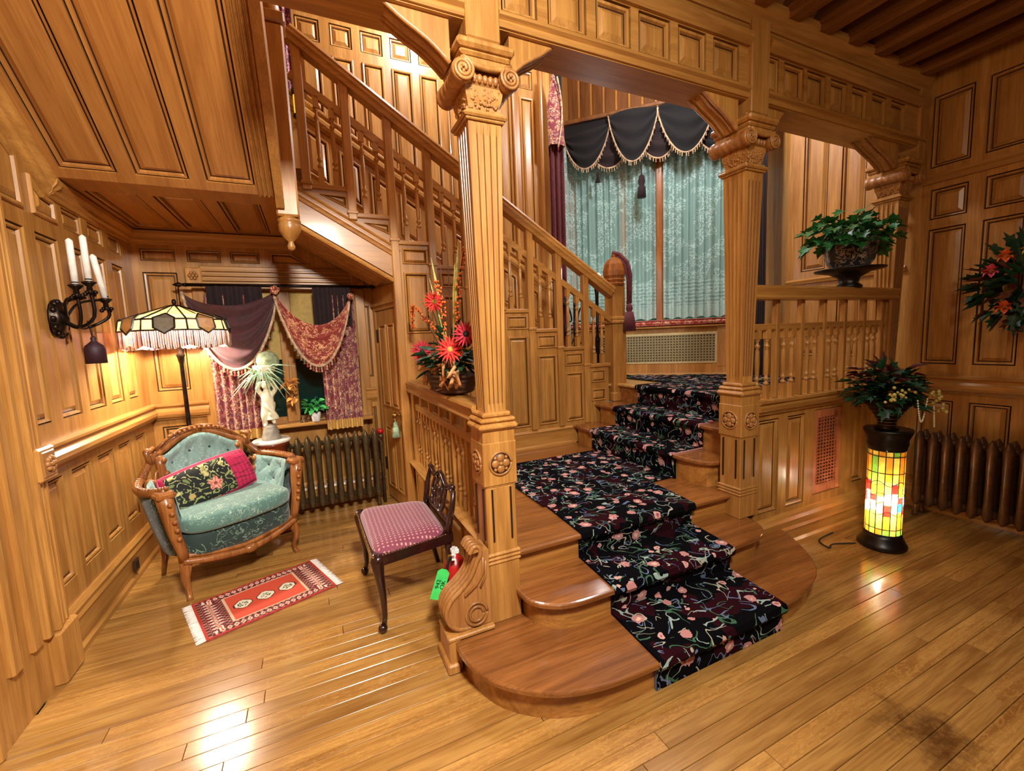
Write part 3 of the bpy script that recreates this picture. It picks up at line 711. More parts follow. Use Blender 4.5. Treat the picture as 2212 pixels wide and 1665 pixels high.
for i in range(nx):
    for j in range(10):
        a0, a1 = 1.275 + 1.135 * i / nx, 1.275 + 1.135 * (i + 1) / nx; b0, b1 = 2.37 + .96 * j / 10, 2.37 + .96 * (j + 1) / 10
        m.add([(a0, b0, .462), (a1, b0, .462), (a1, b1, .462), (a0, b1, .462)], [(0, 1, 2, 3)]); m.uv.append([(a0, b0), (a1, b0), (a1, b1), (a0, b1)])
m.build('landing_carpet', [CARPET], run)
pb = [(p[0], p[1]) for p in [(2.40, .453)] + nose(2.37, .453, 0, .64) + nose(2.65, .643, 0, .83) + nose(2.93, .833, 0, 1.02) + [(3.3, 1.02), (3.9, 1.02)]]
ribbon(pb, lambda a: (3.40, 2.35), 'upper_runner', run, 'x')
m = MB(); q = [(3.9, 2.2), (4.5, 2.2), (4.52, 3.68), (4.25, 5.1 - .9), (3.3, 4.95), (3.3, 3.4), (3.9, 3.4)]
for i in range(14):
    for j in range(26):
        a, b = 3.3 + .09 * i, 2.2 + .1 * j
        if a + b > 7.72 or (b < 3.4 and a < 3.9) or a > 4.42: continue
        m.add([(a, b, 1.033), (a + .09, b, 1.033), (a + .09, b + .1, 1.033), (a, b + .1, 1.033)], [(0, 1, 2, 3)]); m.uv.append([(a + 5, b), (a + 5.09, b), (a + 5.09, b + .1), (a + 5, b + .1)])
m.build('platform_carpet', [CARPET], run)

# ---- upper flight: spandrel, stringer, treads, balustrade
YS = 3.72
fl1 = thing('upper_stair_flight', (1.4, YS, .45), 'oak upper stair flight with stepped panelled side, rising leftwards above the nook', 'stairs')
PXk = [2.56 - .3108 * k for k in range(9)]              # posts
CZ = [1.245 + .1905 * k for k in range(9)]              # cap height of the bay right of post k
def hz(x): return 1.935 + .64 * (2.86 - x)              # underside of handrail (lower edge)
m = MB()
right = 2.84
for k in range(7):
    x0, x1 = PXk[k], (PXk[k - 1] if k else right)
    zb = .45 if k < 6 else 1.2
    m.box((x0, YS, .45 if k < 6 else .0), (x1, YS + .05, CZ[k] - .03))
m.build('spandrel_frame', [W], fl1)
zt = lambda x: 2.36 + .575 * (.70 - x)   # stringer top line
zb_ = lambda x: 2.075 + .575 * (.70 - x)  # stringer bottom line
m = MB()
m.extr([(-.12, YS, zb_(-.12)), (.70, YS, zb_(.70)), (.70, YS, CZ[7] - .02), (.405, YS, CZ[7] - .02), (.405, YS, CZ[8] - .02), (.06, YS, CZ[8] - .02), (-.12, YS, zt(-.12) + .05)], (0, .05, 0))
m.build('stringer', [WX], fl1)
sd = V3((1, 0, -.575)).normalized(); su = V3((.575, 0, 1)).normalized()
m = MB()
for off, pr in ((0, [(0, 0), (.016, .004), (.02, .02), (.008, .03), (.018, .036), (.018, .05), (.006, .056), (.006, .064), (.014, .07), (0, .08)]), (-.215, [(0, 0), (.02, 0), (.026, .012), (.02, .03), (0, .036)]), (.085, [(0, 0), (.01, .004), (.006, .014), (0, .016)])):
    m.mold((-.12, YS, zt(-.12) - .12 + off), (.70, YS, zt(.70) - .12 + off), pr, (0, -1, 0), up=su)
m.build('stringer_moulding', [WX], fl1)
for k in (7, 8):
    x0, x1 = PXk[k] + .03, PXk[k - 1] - .035; z1 = CZ[k] - .07
    panel(fl1, (0, YS, 0), (1, 0, 0), (0, 0, 1), (0, -1, 0), [(x0 + .05, z1), (x1, z1), (x1, zt(x1) + .045)][::-1], applied=True, s=.6)
for k in range(7):
    x0, x1 = PXk[k] + .055, (PXk[k - 1] if k else right) - .045
    panel(fl1, (0, YS, 0), (1, 0, 0), (0, 0, 1), (0, -1, 0), rect(x0, CZ[k] - .19, x1, CZ[k] - .065), applied=True, s=.6)
    zlow = .68 if k < 4 else (.68 if k < 6 else 1.62)
    if k == 0: zlow = .86
    panel(fl1, (0, YS, 0), (1, 0, 0), (0, 0, 1), (0, -1, 0), rect(x0, zlow, x1, CZ[k] - .26), applied=True, s=.8)
for k in range(9):
    x0, x1 = PXk[k], (PXk[k - 1] if k else right + .02)
    m = MB(); m.cbox((x0, YS - .022, CZ[k] - .035), (x1, YS + .09, CZ[k]), .006); m.build('baluster_shelf', [WX], fl1)
m = MB(); m.mold((.8, YS, .45), (2.40, YS, .45), [(0, 0), (.03, 0), (.03, .02), (.018, .035), (.018, .15), (.026, .165), (.01, .185), (0, .19)], (0, -1, 0)); m.build('skirting', [WX], fl1)
m = MB()
for k in range(9): m.box((PXk[k] - .03, YS + .05, max(.5, zb_(PXk[k] - .03) + .03)) if k > 5 else (PXk[k] - .03, YS + .05, CZ[k] - .3), ((PXk[k - 1] + .02) if k else right, YB - .02, CZ[k] - .06))
m.box((-.10, YS + .05, 2.56), (.08, YB - .02, CZ[8] + .12))
m.build('step_block', [WF2], fl1)
# balustrade
for k, x in enumerate(PXk):
    zbase = CZ[k] - .05 if k < 6 else CZ[k] - .05
    m = MB(); wd = .033
    zl = {6: 0.0, 7: zt(x) - .02, 8: zt(x)}.get(k, .64)
    m.cbox((x - wd, YS - .028, zl), (x + wd, YS + .04, hz(x) + .03), .007)
    m.cbox((x - wd - .008, YS - .036, CZ[k] - .012), (x + wd + .008, YS + .05, CZ[k] + .012), .004)
    m.build('post', [W], fl1)
def slope_bar(z_at, h, wd, name, mat, x0=-.0, x1=2.86, prof=None):
    m = MB(); pr = prof or [(-wd / 2, 0), (wd / 2, 0), (wd / 2, h), (-wd / 2, h)]
    m.mold((x0, YS + .005, z_at(x0)), (x1, YS + .005, z_at(x1)), pr, (0, -1, 0), up=(.64, 0, 1)); return m.build(name, [mat], fl1)
slope_bar(hz, .1, .12, 'handrail', WX, prof=[(-.05, 0), (.05, 0), (.05, .03), (.062, .045), (.062, .06), (.05, .068), (.056, .085), (.045, .105), (0, .112), (-.045, .105), (-.056, .085), (-.05, .068), (-.062, .045), (-.05, .03)])
hm = lambda x: hz(x) - .26
slope_bar(hm, .055, .04, 'mid_rail', WX)
for k in range(9):
    x0, x1 = PXk[k], (PXk[k - 1] if k else 2.86)
    for t in (.34, .68):
        x = x0 + (x1 - x0) * t; h = hm(x) - CZ[k] + .012
        me = turned(h, .02).mesh('baluster', [W]); inst('baluster', me, fl1, (x - 1.4, .005, CZ[k] - .45))
# sloping soffit over the nook beside the door
m = MB(); m.extr([(-.10, YS + .02, zb_(-.10) - .02), (.70, YS + .02, zb_(.70) - .02), (.70, YS + .02, zb_(.70) + .02), (-.10, YS + .02, zb_(-.10) + .02)], (0, YB - YS - .02, 0))
sf = struct(m.build('ceiling_5', [WX])); sn = V3((-.575, 0, -1)).normalized()
for j in range(5):
    y0 = YS + .06 + j * .15
    m = MB(); a = V3((-.10, y0, zb_(-.10) - .02)); b = V3((.62, y0, zb_(.62) - .02))
    m.mold(a, b, [(0, 0), (.012, .01), (.012, .105), (0, .12)], sn, up=(0, 1, 0)); m.build('soffit_board', [WX], sf)
m = MB()
for j in range(6):
    y0 = YS + .045 + j * .15; a = V3((-.10, y0, zb_(-.10) - .02)); b = V3((.62, y0, zb_(.62) - .02))
    m.mold(a, b, [(0, -.012), (.02, -.008), (.024, 0), (.02, .008), (0, .012)], sn, up=(0, 1, 0))
m.build('soffit_bead', [WX], sf)
# pendant newel at the landing corner
pn = thing('pendant_newel', (-.065, 3.40, 2.2), 'long square newel post with turned drop finial hanging from the landing corner', 'newel post')
m = MB(); m.cbox((-.135, 3.33, 2.42), (.005, 3.47, 3.62), .012); m.build('shaft', [W], pn)
m = MB(); m.cbox((-.15, 3.315, 3.62), (.02, 3.485, 3.69), .01); m.lathe([(.05, 3.69), (.06, 3.75), (.03, 3.78), (.07, 3.84), (.075, 3.9), (.04, 3.97), (.005, 4.0)], 16, (-.065, 3.40, 0)); m.build('cap', [W], pn)
m = MB(); m.lathe([(.004, 2.205), (.022, 2.215), (.026, 2.235), (.016, 2.26), (.02, 2.27), (.045, 2.29), (.066, 2.33), (.072, 2.37), (.066, 2.385), (.074, 2.395), (.074, 2.405), (.062, 2.415), (.062, 2.43)], 24, (-.065, 3.40, 0)); m.build('drop_finial', [W], pn)
# main newel with dome finial
nw = thing('newel_post', (2.975, 3.77, .83), 'square oak newel post with domed cap at the foot of the upper flight', 'newel post')
m = MB(); m.cbox((2.89, 3.69, .83), (3.06, 3.85, 1.66), .008)
m.cbox((2.895, 3.695, 1.72), (3.055, 3.845, 2.06), .008); m.cbox((2.87, 3.67, .83), (3.08, 3.87, .93), .012); m.build('shaft', [W], nw)
m = MB(); m.cbox((2.865, 3.665, 1.655), (3.085, 3.875, 1.69), .01); m.cbox((2.875, 3.675, 1.69), (3.075, 3.865, 1.73), .01); m.build('collar', [W], nw)
m = MB(); m.lathe([(.10, 2.05), (.115, 2.07), (.10, 2.09), (.118, 2.11), (.105, 2.13), (.122, 2.155), (.125, 2.2), (.11, 2.27), (.08, 2.32), (.03, 2.35), (.035, 2.365), (.025, 2.385), (.004, 2.39)], 8, (2.975, 3.77, 0), rot=PI / 8, sm=False); m.build('dome_finial', [WALN], nw)
tl = thing('rope_tassel', (3.02, 3.68, 1.62), 'dark red rope and tassel draped over the domed newel post', 'tassel')
m = MB(); m.tube([(2.96, 3.78, 2.39), (3.0, 3.72, 2.37), (3.05, 3.66, 2.28), (3.075, 3.64, 2.15), (3.07, 3.645, 2.0), (3.06, 3.65, 1.85)], .024, 8); m.tube([(2.96, 3.78, 2.40), (3.03, 3.73, 2.36), (3.09, 3.68, 2.24), (3.10, 3.67, 2.1), (3.075, 3.65, 1.86)], .022, 8)
m.tube([(2.99, 3.74, 2.38), (3.02, 3.66, 2.26), (3.04, 3.64, 2.1), (3.05, 3.65, 1.86)], .012, 8); m.build('rope', [RED], tl)
m = MB(); m.lathe([(.012, 1.86), (.03, 1.84), (.036, 1.80), (.025, 1.77), (.04, 1.755)], 12, (3.06, 3.64, 0)); m.build('tassel_head', [RED], tl)
m = MB()
for k in range(22):
    a = k * 2 * PI / 22; m.tube([(3.06 + .034 * math.cos(a), 3.64 + .034 * math.sin(a), 1.77), (3.06 + .055 * math.cos(a), 3.64 + .055 * math.sin(a), 1.66), (3.06 + .058 * math.cos(a), 3.64 + .058 * math.sin(a), 1.57)], .008, 5)
m.build('skirt', [RED], tl)
# ---- door under the stairs
d1 = bpy.data.objects.new('door_1', None); COL.objects.link(d1); struct(d1)
A, B = V3((.73, 3.72, 0)), V3((.60, 4.5, 0)); du = (B - A).normalized(); dnn = V3((-du.y, du.x, 0)); 
if dnn.x > 0: dnn = -dnn
LD = (B - A).length
def dbox(m, u0, u1, d0, d1_, z0, z1):
    ps = [A + du * u + dnn * d + V3((0, 0, z)) for z in (z0, z1) for d in (d0, d1_) for u in (u0, u1)]
    m.add(ps, [(0, 2, 3, 1), (4, 5, 7, 6), (0, 1, 5, 4), (2, 6, 7, 3), (0, 4, 6, 2), (1, 3, 7, 5)])
m = MB(); dbox(m, 0, LD, -.10, 0, 0, 2.3)
m.build('door_backing', [W], d1)
m = MB(); dbox(m, 0, .13, 0, .02, 0, 2.05); 
for u in (.02, .05, .08, .11): dbox(m, u - .008, u + .008, .02, .034, 0, 1.93)
dbox(m, LD - .07, LD, 0, .02, 0, 2.05); dbox(m, .0, LD, 0, .022, 1.86, 2.06); dbox(m, 0, LD, .0, .04, 1.90, 1.925); m.build('door_casing', [W], d1)
m = MB(); dbox(m, .15, LD - .08, .0, .012, .02, 1.85); dl = m.build('door_leaf', [W], d1)
for z0, z1 in ((.15, .75), (.95, 1.72)):
    for u0, u1 in ((.20, .38), (.43, .62)):
        panel(dl, A + dnn * .012, du, (0, 0, 1), dnn, rect(u0, z0, u1, z1), applied=True, s=.7)
m = MB()
for z in (1.62, .35): dbox(m, LD - .1, LD - .07, .012, .022, z - .06, z + .06)
m.build('hinge', [IRON], dl)
kp = A + du * .22 + dnn * .012 + V3((0, 0, .90)); m = MB(); m.lathe([(.02, 0), (.008, .006), (.008, .03), (.026, .04), (.03, .055), (.02, .07), (.004, .074)], 12, (0, 0, 0)); m.xf(Matrix.Translation(kp) @ dnn.to_track_quat('Z', 'Y').to_matrix().to_4x4()); m.build('door_knob', [BRASS], dl)
dt = thing('door_tassel', kp, 'pale green and cream tassel hanging from the knob of the small door', 'tassel')
m = MB(); kt = kp + dnn * .05
m.tube([kt + V3((0, 0, 0)), kt + V3((0, 0, -.06))], .004, 6); m.lathe([(.01, -.06), (.02, -.075), (.016, -.09), (.03, -.10)], 10, kt)
for k in range(14): a = k * 2 * PI / 14; m.tube([kt + V3((.016 * math.cos(a), .016 * math.sin(a), -.095)), kt + V3((.032 * math.cos(a), .032 * math.sin(a), -.2))], .006, 5)
m.build('tassel_cord_and_skirt', [plain('mint_cord', hx('A9C4A0'), .8, var=.3)], dt)
# wall strip between door top and stringer, hidden core
struct(MB().box((.74, 3.75, 0), (2.5, 3.80, .5)).build('wall_core', [W]))

# ================================================================== COLUMNS
def column(cx_, cy_, z0, label, rosette_z, panel_line=True):
    t = thing('carved_column', (cx_, cy_, z0), label, 'column')
    hb = .079
    def B(m, h, a, b, c=.006): return m.cbox((cx_ - h, cy_ - h, a), (cx_ + h, cy_ + h, b), c)
    m = MB(); B(m, hb, z0, .84); B(m, hb + .004, z0, .60 - .09, .004)
    for z in (.455, .475, .495): B(m, hb + .010, z, z + .012, .004)
    m.build('plinth', [W], t)
    m = MB()
    for sx, sy in ((0, -1), (-1, 0), (1, 0)):
        for u in (-.048, .048):
            c = V3((cx_ + (sx * (hb + .001) or u), cy_ + (sy * (hb + .001) or u), .70))
            e = V3((.004, .006, .13)) if sx == 0 else V3((.006, .004, .13))
            m.box(c - e, c + e)
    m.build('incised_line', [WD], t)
    m = MB(); B(m, hb + .008, .845, 1.06, .006); B(m, hb + .002, .835, .85); B(m, hb + .004, 1.055, 1.12, .004); B(m, hb + .022, 1.115, 1.15, .014); B(m, hb + .012, 1.15, 1.175, .01); B(m, hb - .005, 1.175, 1.20, .008)
    m.build('pedestal_block', [W], t)
    for sx, sy in ((0, -1), (-1, 0), (1, 0)):
        m = MB(); nr = V3((sx, sy, 0)); tg = V3((-sy, sx, 0)); c = V3((cx_, cy_, .955)) + nr * (hb + .008)
        ring = [c + nr * .002 + (tg * math.cos(a) + V3((0, 0, 1)) * math.sin(a)) * .056 for a in [k * PI / 12 for k in range(25)]]
        m.tube(ring, .006, 6); m.mat(1); m.lathe([(.052, 0), (.05, .003)], 20); M0 = Matrix.Translation(c) @ nr.to_track_quat('Z', 'Y').to_matrix().to_4x4()
        i0 = len(m.v) - 40; m.xf(M0, i0); m.mat(0)
        for k in range(4):
            a = k * PI / 2 + PI / 4 * 0; p = c + (tg * math.cos(a) + V3((0, 0, 1)) * math.sin(a)) * .027
            i1 = len(m.v); m.ball((0, 0, 0), .021, 10, sx=1, sy=1, sz=.45); m.xf(Matrix.Translation(p + nr * .004) @ nr.to_track_quat('Z', 'Y').to_matrix().to_4x4(), i1)
            p2 = c + (tg * math.cos(a + PI / 4) + V3((0, 0, 1)) * math.sin(a + PI / 4)) * .04
            m.ball(p2 + nr * .003, .009, 6)
        m.ball(c + nr * .006, .011, 8); m.build('carved_rosette', [WC, WD], t)
    # fluted shaft, wider towards the top
    m = MB(); zb2, zt2 = 1.20, 2.50
    def ringp(h, z):
        pts = []; g = .0095
        for sx, sy in ((0, -1), (1, 0), (0, 1), (-1, 0)):
            nr = V3((sx, sy, 0)); tg = V3((-sy, sx, 0))
            us = [-1]; ds = [0]
            for k in range(4):
                c = -.60 + k * .40
                for q, dd in ((-.13, 0), (-.10, 1), (.10, 1), (.13, 0)): us.append(c + q); ds.append(dd)
            for u, dd in zip(us, ds): p = V3((cx_, cy_, z)) + nr * (h - g * dd) + tg * (h * u); pts.append(p)
        return pts
    hs = [(.054, zb2, 0), (.0545, zb2 + .04, 1), (.078, zt2 - .05, 1), (.0785, zt2, 0)]
    rings = []
    for h, z, fl_ in hs:
        r = ringp(h, z)
        if not fl_:
            r2 = []
            for j, p in enumerate(r): r2.append(p)
            r = [V3((cx_ + max(-h, min(h, (p.x - cx_) * 1.0)), cy_ + max(-h, min(h, (p.y - cy_) * 1.0)), p.z)) for p in r]
            # push flute floors out to the face
            out = []
            for p in r:
                dx, dy = p.x - cx_, p.y - cy_
                if abs(dx) > abs(dy): dx = math.copysign(h, dx)
                else: dy = math.copysign(h, dy)
                out.append(V3((cx_ + dx, cy_ + dy, z)))
            r = out
        rings.append(r)
    nn = len(rings[0]); vs_ = [p for r in rings for p in r]
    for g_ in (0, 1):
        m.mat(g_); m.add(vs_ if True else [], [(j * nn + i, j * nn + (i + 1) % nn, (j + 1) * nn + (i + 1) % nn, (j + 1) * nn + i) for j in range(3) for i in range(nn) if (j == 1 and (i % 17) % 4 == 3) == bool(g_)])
    m.build('fluted_shaft', [W, plain('flute_shade_brown', hx('86562A'), .5) if 'flute_shade_brown' not in MATS else MATS['flute_shade_brown']], t)  # flute sides browned to stand in for shade in the grooves
    # necking
    m = MB(); B(m, .092, 2.50, 2.512, .004); B(m, .104, 2.512, 2.53, .008); B(m, .088, 2.53, 2.545, .004)
    m.lathe([(.10, 2.545), (.105, 2.57), (.118, 2.60), (.128, 2.64)], 4, (cx_, cy_, 0), rot=PI / 4, sm=False)
    m.build('necking', [W], t)
    m = MB()
    for k in range(60):
        u = random.uniform(-.07, .07); z = random.uniform(2.552, 2.632); h = .076 + (z - 2.545) * .1
        m.ball((cx_ + u, cy_ - h, z), random.uniform(.004, .009), 6); m.ball((cx_ - h, cy_ + u, z), random.uniform(.004, .009), 6)
    m.build('carved_foliage', [WC], t)
    # ionic scrolls: bolsters run front to back, spiral volutes on the front
    cap = MB(); B(cap, .10, 2.64, 2.70, .012)
    for k in range(5): cap.ball((cx_ - .05 + .025 * k, cy_ - .10, 2.665), .013, 8, sz=1.5)
    cap.build('egg_and_dart_band', [WC], t)
    for s in (-1, 1):
        xx = cx_ + s * .108; m = MB(); pr = []
        Lb = .26
        for i in range(27):
            q = i / 26; r = .046 - .010 * math.sin(q * PI) + .005 * abs(math.sin(q * PI * 6)); pr.append((r, cy_ - .13 + Lb * q))
        m.lathe(pr, 16, (xx, 0, 2.672), ax=1); m.build('scroll_bolster', [WC], t)
        m = MB(); pts = []
        for i in range(40):
            a = i / 40 * 2.3 * 2 * PI; r = .047 - .035 * i / 40
            pts.append((xx - s * r * math.cos(a + PI / 2) * -1, cy_ - .134, 2.672 + r * math.sin(a + PI / 2)))
        m.tube(pts, .0075, 6)
        for k in range(4): m.ball((xx + .011 * math.cos(k * PI / 2), cy_ - .135, 2.672 + .011 * math.sin(k * PI / 2)), .008, 6)
        m.build('volute', [WC], t)
    m = MB(); pts = [(cx_ - .11 + .22 * i / 12, cy_ - .128, 2.713 - .02 * math.sin(PI * i / 12)) for i in range(13)]
    m.tube(pts, .012, 8); m.cbox((cx_ - .11, cy_ - .12, 2.695), (cx_ + .11, cy_ + .12, 2.74), .008)
    m.cbox((cx_ - .118, cy_ - .13, 2.738), (cx_ + .118, cy_ + .13, 2.762), .01); m.cbox((cx_ - .132, cy_ - .145, 2.762), (cx_ + .132, cy_ + .145, 2.80), .012); m.cbox((cx_ - .085, cy_ - .085, 2.8), (cx_ + .085, cy_ + .085, 2.83), .006)
    m.build('abacus', [W], t)
    return t
column(.778, 1.949, .15, 'carved oak column left of the steps, beside the rose chair and scroll bracket', 1)
column(2.548, 1.949, .30, 'carved oak column on the right of the steps, in front of the lace curtains', 1)
column(4.33, 1.97, 1.05, 'half-lit carved column against the right wall, behind the ivy urn', 1)
# scroll bracket at the column's foot
sb = thing('scroll_bracket', (.58, 1.90, 0), 'carved oak S-scroll bracket on a block at the foot of the left column', 'bracket')
m = MB(); m.cbox((.468, 1.83, 0), (.53, 2.0, .17), .008); m.cbox((.455, 1.815, 0), (.515, 2.01, .05), .008); m.cbox((.465, 1.825, .155), (.70, 2.0, .175), .005); m.build('block', [W], sb)
cv = arc([(.60, .545), (.622, .575), (.65, .565), (.652, .53), (.635, .50), (.60, .43), (.55, .38), (.50, .34), (.475, .29), (.485, .23), (.53, .19), (.59, .18)], 5)
m = MB(); m.extr([(x, 1.85, z) for x, z in cv] + [(.69, 1.85, .18), (.69, 1.85, .55)], (0, .12, 0)); m.build('body', [WC], sb)
m = MB()
for yy in (1.855, 1.885, 1.915, 1.945, 1.965): m.tube([(x - .004, yy, z) for x, z in cv], .0115, 6)
m.build('ribbed_edge', [WC], sb)
m = MB()
for r0 in (.056, .036): m.tube([(.615 + r0 * math.cos(a) * .95, 1.848, .245 + r0 * math.sin(a)) for a in [k * PI / 10 for k in range(21)]], .0075, 6)
m.tube([(.66, 1.848, .52), (.655, 1.848, .44), (.62, 1.848, .39), (.56, 1.848, .35)], .008, 6); m.tube([(.672, 1.848, .50), (.668, 1.848, .42), (.64, 1.848, .37)], .006, 6); m.build('carved_spiral', [WC], sb)

# ================================================================== BALUSTRADES
lb = thing('low_balustrade', (.77, 2.85, 0), 'low oak balustrade between the left column and the small door, under the flowers', 'balustrade')
m = MB(); m.mold((.77, 2.03, 1.13), (.77, 3.69, 1.13), RAILP, (1, 0, 0), up=(0, 0, 1)); m.build('handrail', [WY], lb)
m = MB(); m.cbox((.75, 2.03, .98), (.79, 3.68, 1.03), .005); m.build('mid_rail', [WY], lb)
m = MB(); m.mold((.77, 2.03, .50), (.77, 3.69, .50), [(-.06, 0), (.04, 0), (.06, .02), (.06, .035), (-.06, .035), (-.08, .02)], (1, 0, 0), up=(0, 0, 1)); m.build('ledge', [WY], lb)
m = MB(); m.cbox((.745, 2.02, 0), (.795, 3.69, .50), .004); m.cbox((.715, 2.02, 0), (.75, 3.69, .12), .008)
dw = m.build('dwarf_wall', [W], lb)
for k in range(5): panel(dw, (.745, 3.66, 0), (0, -1, 0), (0, 0, 1), (-1, 0, 0), rect(.04 + k * .32, .17, .30 + k * .32, .44), applied=True, s=.7)
pys = [2.03 + 1.66 * (k + 1) / 6 for k in range(5)]
bm_ = turned(.46, .017).mesh('baluster', [W])
for yv in pys:
    MB().cbox((.752, yv - .014, .53), (.788, yv + .014, 1.14), .004).build('post', [W], lb)
ends = [2.03] + pys + [3.69]
for i in range(6):
    for t in (.33, .67): inst('baluster', bm_, lb, (0, ends[i] + (ends[i + 1] - ends[i]) * t - 2.85, .53))
MB().cbox((.735, 3.60, .0), (.805, 3.70, 1.15), .006).build('end_post', [W], lb)
rb = thing('platform_balustrade', (3.5, 1.96, 1.02), 'oak balustrade along the raised platform, carrying the ivy urn', 'balustrade')
m = MB(); m.mold((2.63, 1.96, 1.735), (4.36, 1.96, 1.735), RAILP, (0, -1, 0), up=(0, 0, 1)); m.build('handrail', [WX], rb)
MB().cbox((2.63, 1.946, 1.53), (4.36, 1.974, 1.575), .005).build('mid_rail', [WX], rb)
m = MB(); m.cbox((2.63, 1.88, 1.02), (4.40, 2.03, 1.06), .008); m.build('sill', [WX], rb)
rx = [2.92, 3.19, 3.45, 3.71, 3.97, 4.22]
bm2 = turned(.48, .018).mesh('baluster', [W])
for x in rx: MB().cbox((x - .017, 1.94, 1.06), (x + .017, 1.98, 1.74), .004).build('post', [W], rb)
ends = [2.64] + rx + [4.42]
for i in range(6):
    for t in (.34, .68): inst('baluster', bm2, rb, (ends[i] + (ends[i + 1] - ends[i]) * t - 3.5, 0, .04))
# ================================================================== BAY WINDOW (45 degrees), x + y = 8.4
Q = 1 / math.sqrt(2); BU = V3((Q, -Q, 0)); BN = V3((-Q, -Q, 0)); BO = V3((3.25, 5.15, 0)); ZV = V3((0, 0, 1))
def bp(u, d=0, z=0): return BO + BU * u + BN * d + ZV * z
def bbox(m, u0, u1, d0, d1_, z0, z1, c=0):
    i0 = len(m.v)
    (m.cbox((u0, d0, z0), (u1, d1_, z1), c) if c else m.box((u0, d0, z0), (u1, d1_, z1)))
    for i in range(i0, len(m.v)): a = m.v[i]; m.v[i] = tuple(bp(a[0], a[1], a[2]))
    return m
BL = 2.2   # length of the bay wall
wy = empty_struct('window_2')
m = MB(); bbox(m, -.3, BL + .3, -.40, -.30, 1.0, 5.7); m.build('bay_wall', [W], wy)
struct(bbox(MB(), -.2, .02, -.35, .9, 1.0, 5.7).build('wall_bay_left', [W]))
struct(MB().extr([(XR, 2.94, 1.0), (XR + .12, 2.94, 1.0), (5.1, 3.55, 1.0), (4.85, 3.62, 1.0)], (0, 0, 4.7)).build('wall_bay_right', [W]))
m = MB(); bbox(m, 0, BL, -.30, .0, PLAT, PLAT + .13); bbox(m, 0, BL, -.3, -.02, 1.52, 1.60); bbox(m, 1.88, BL, -.3, .005, 1.1, 1.6); bbox(m, 0, .35, -.3, .005, 1.1, 1.6)
m.build('seat_front', [W], wy)
bbox(MB(), 0, BL, -.31, .03, 1.595, 1.62, .006).build('seat_board', [WX], wy)
m = MB(); bbox(m, .35, 1.88, -.01, .006, 1.14, 1.16); bbox(m, .35, 1.88, -.01, .006, 1.50, 1.53); bbox(m, .35, .37, -.01, .006, 1.15, 1.52); bbox(m, 1.86, 1.88, -.01, .006, 1.15, 1.52)
IV = plain('ivory_brass_grille', hx('C9B98A'), .4, metal=.3)
m.build('grille_frame', [IV], wy)
m = MB(); nu, nz = 42, 10; cu_ = 1.49 / nu; cz = .34 / nz
for i in range(nu):
    for j in range(nz):
        u, z = .37 + cu_ * (i + .5), 1.16 + cz * (j + .5); r = cu_ * .36
        pts = [bp(u + r * math.cos(k * PI / 4 + PI / 8), .0, z + r * math.sin(k * PI / 4 + PI / 8)) for k in range(8)]; r2 = r * .76
        pin = [bp(u + r2 * math.cos(k * PI / 4 + PI / 8), .0, z + r2 * math.sin(k * PI / 4 + PI / 8)) for k in range(8)]
        m.add(pts + pin, [(k, (k + 1) % 8, 8 + (k + 1) % 8, 8 + k) for k in range(8)])
for i in range(nu + 1): bbox(m, .37 + cu_ * i - .0025, .37 + cu_ * i + .0025, -.002, .001, 1.16, 1.50)
for j in range(nz + 1): bbox(m, .37, 1.86, -.002, .001, 1.16 + cz * j - .0025, 1.16 + cz * j + .0025)
g = m.build('pierced_grille', [IV], wy); g['kind'] = 'stuff'
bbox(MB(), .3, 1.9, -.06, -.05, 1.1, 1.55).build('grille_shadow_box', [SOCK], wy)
for u in (.02, .70, 1.18, 1.98): bbox(MB(), u, u + .09, -.30, -.22, 1.6, 4.3, .008).build('window_post', [W], wy)
for a, b_ in ((.11, .70), (.79, 1.18), (1.27, 1.98)):
    bbox(MB(), a, b_, -.28, -.275, 1.62, 4.2).build('pane', [NIGHT], wy)
    bbox(MB(), a, b_, -.268, -.262, 1.66, 4.15).build('roller_shade', [TEAL], wy)
bbox(MB(), 1.16, 1.24, -.22, -.12, 1.62, 4.0, .01).build('centre_post', [WALN], wy)
WBAY = wood('shaded_bay_oak', hx('7E5028'), hx('5A3416'), 2)  # darker oak copy, painting in the shade above the valance
bbox(MB(), -.02, BL, -.36, .06, 4.28, 4.33, .01).build('head_board', [WBAY], wy)
for i in range(13):
    u = .02 + i * .165; bbox(MB(), u, u + .135, -.31, -.285, 4.33, 5.6, .008).build('vertical_board', [WBAY], wy)
cu1 = thing('window_seat_cushion', bp(1.1, 0, 1.62), 'long coral brocade cushion on the window seat below the lace curtains', 'cushion')
m = MB()
def cf_(u, v):
    a = v * 2 * PI; w_, h_ = .16, .04
    x = math.copysign(abs(math.cos(a)) ** .5, math.cos(a)) * w_; z = math.copysign(abs(math.sin(a)) ** .5, math.sin(a)) * h_
    return bp(.02 + (BL - .04) * u, -.125 + x, 1.662 + z)
m.grid(cf_, 30, 20); m.build('cushion_pad', [SEATF], cu1)
m = MB(); m.tube([bp(.02, .035, 1.69), bp(BL, .035, 1.69)], .006, 6); m.tube([bp(.02, .035, 1.632), bp(BL, .035, 1.632)], .006, 6); m.build('piping', [TASR], cu1)
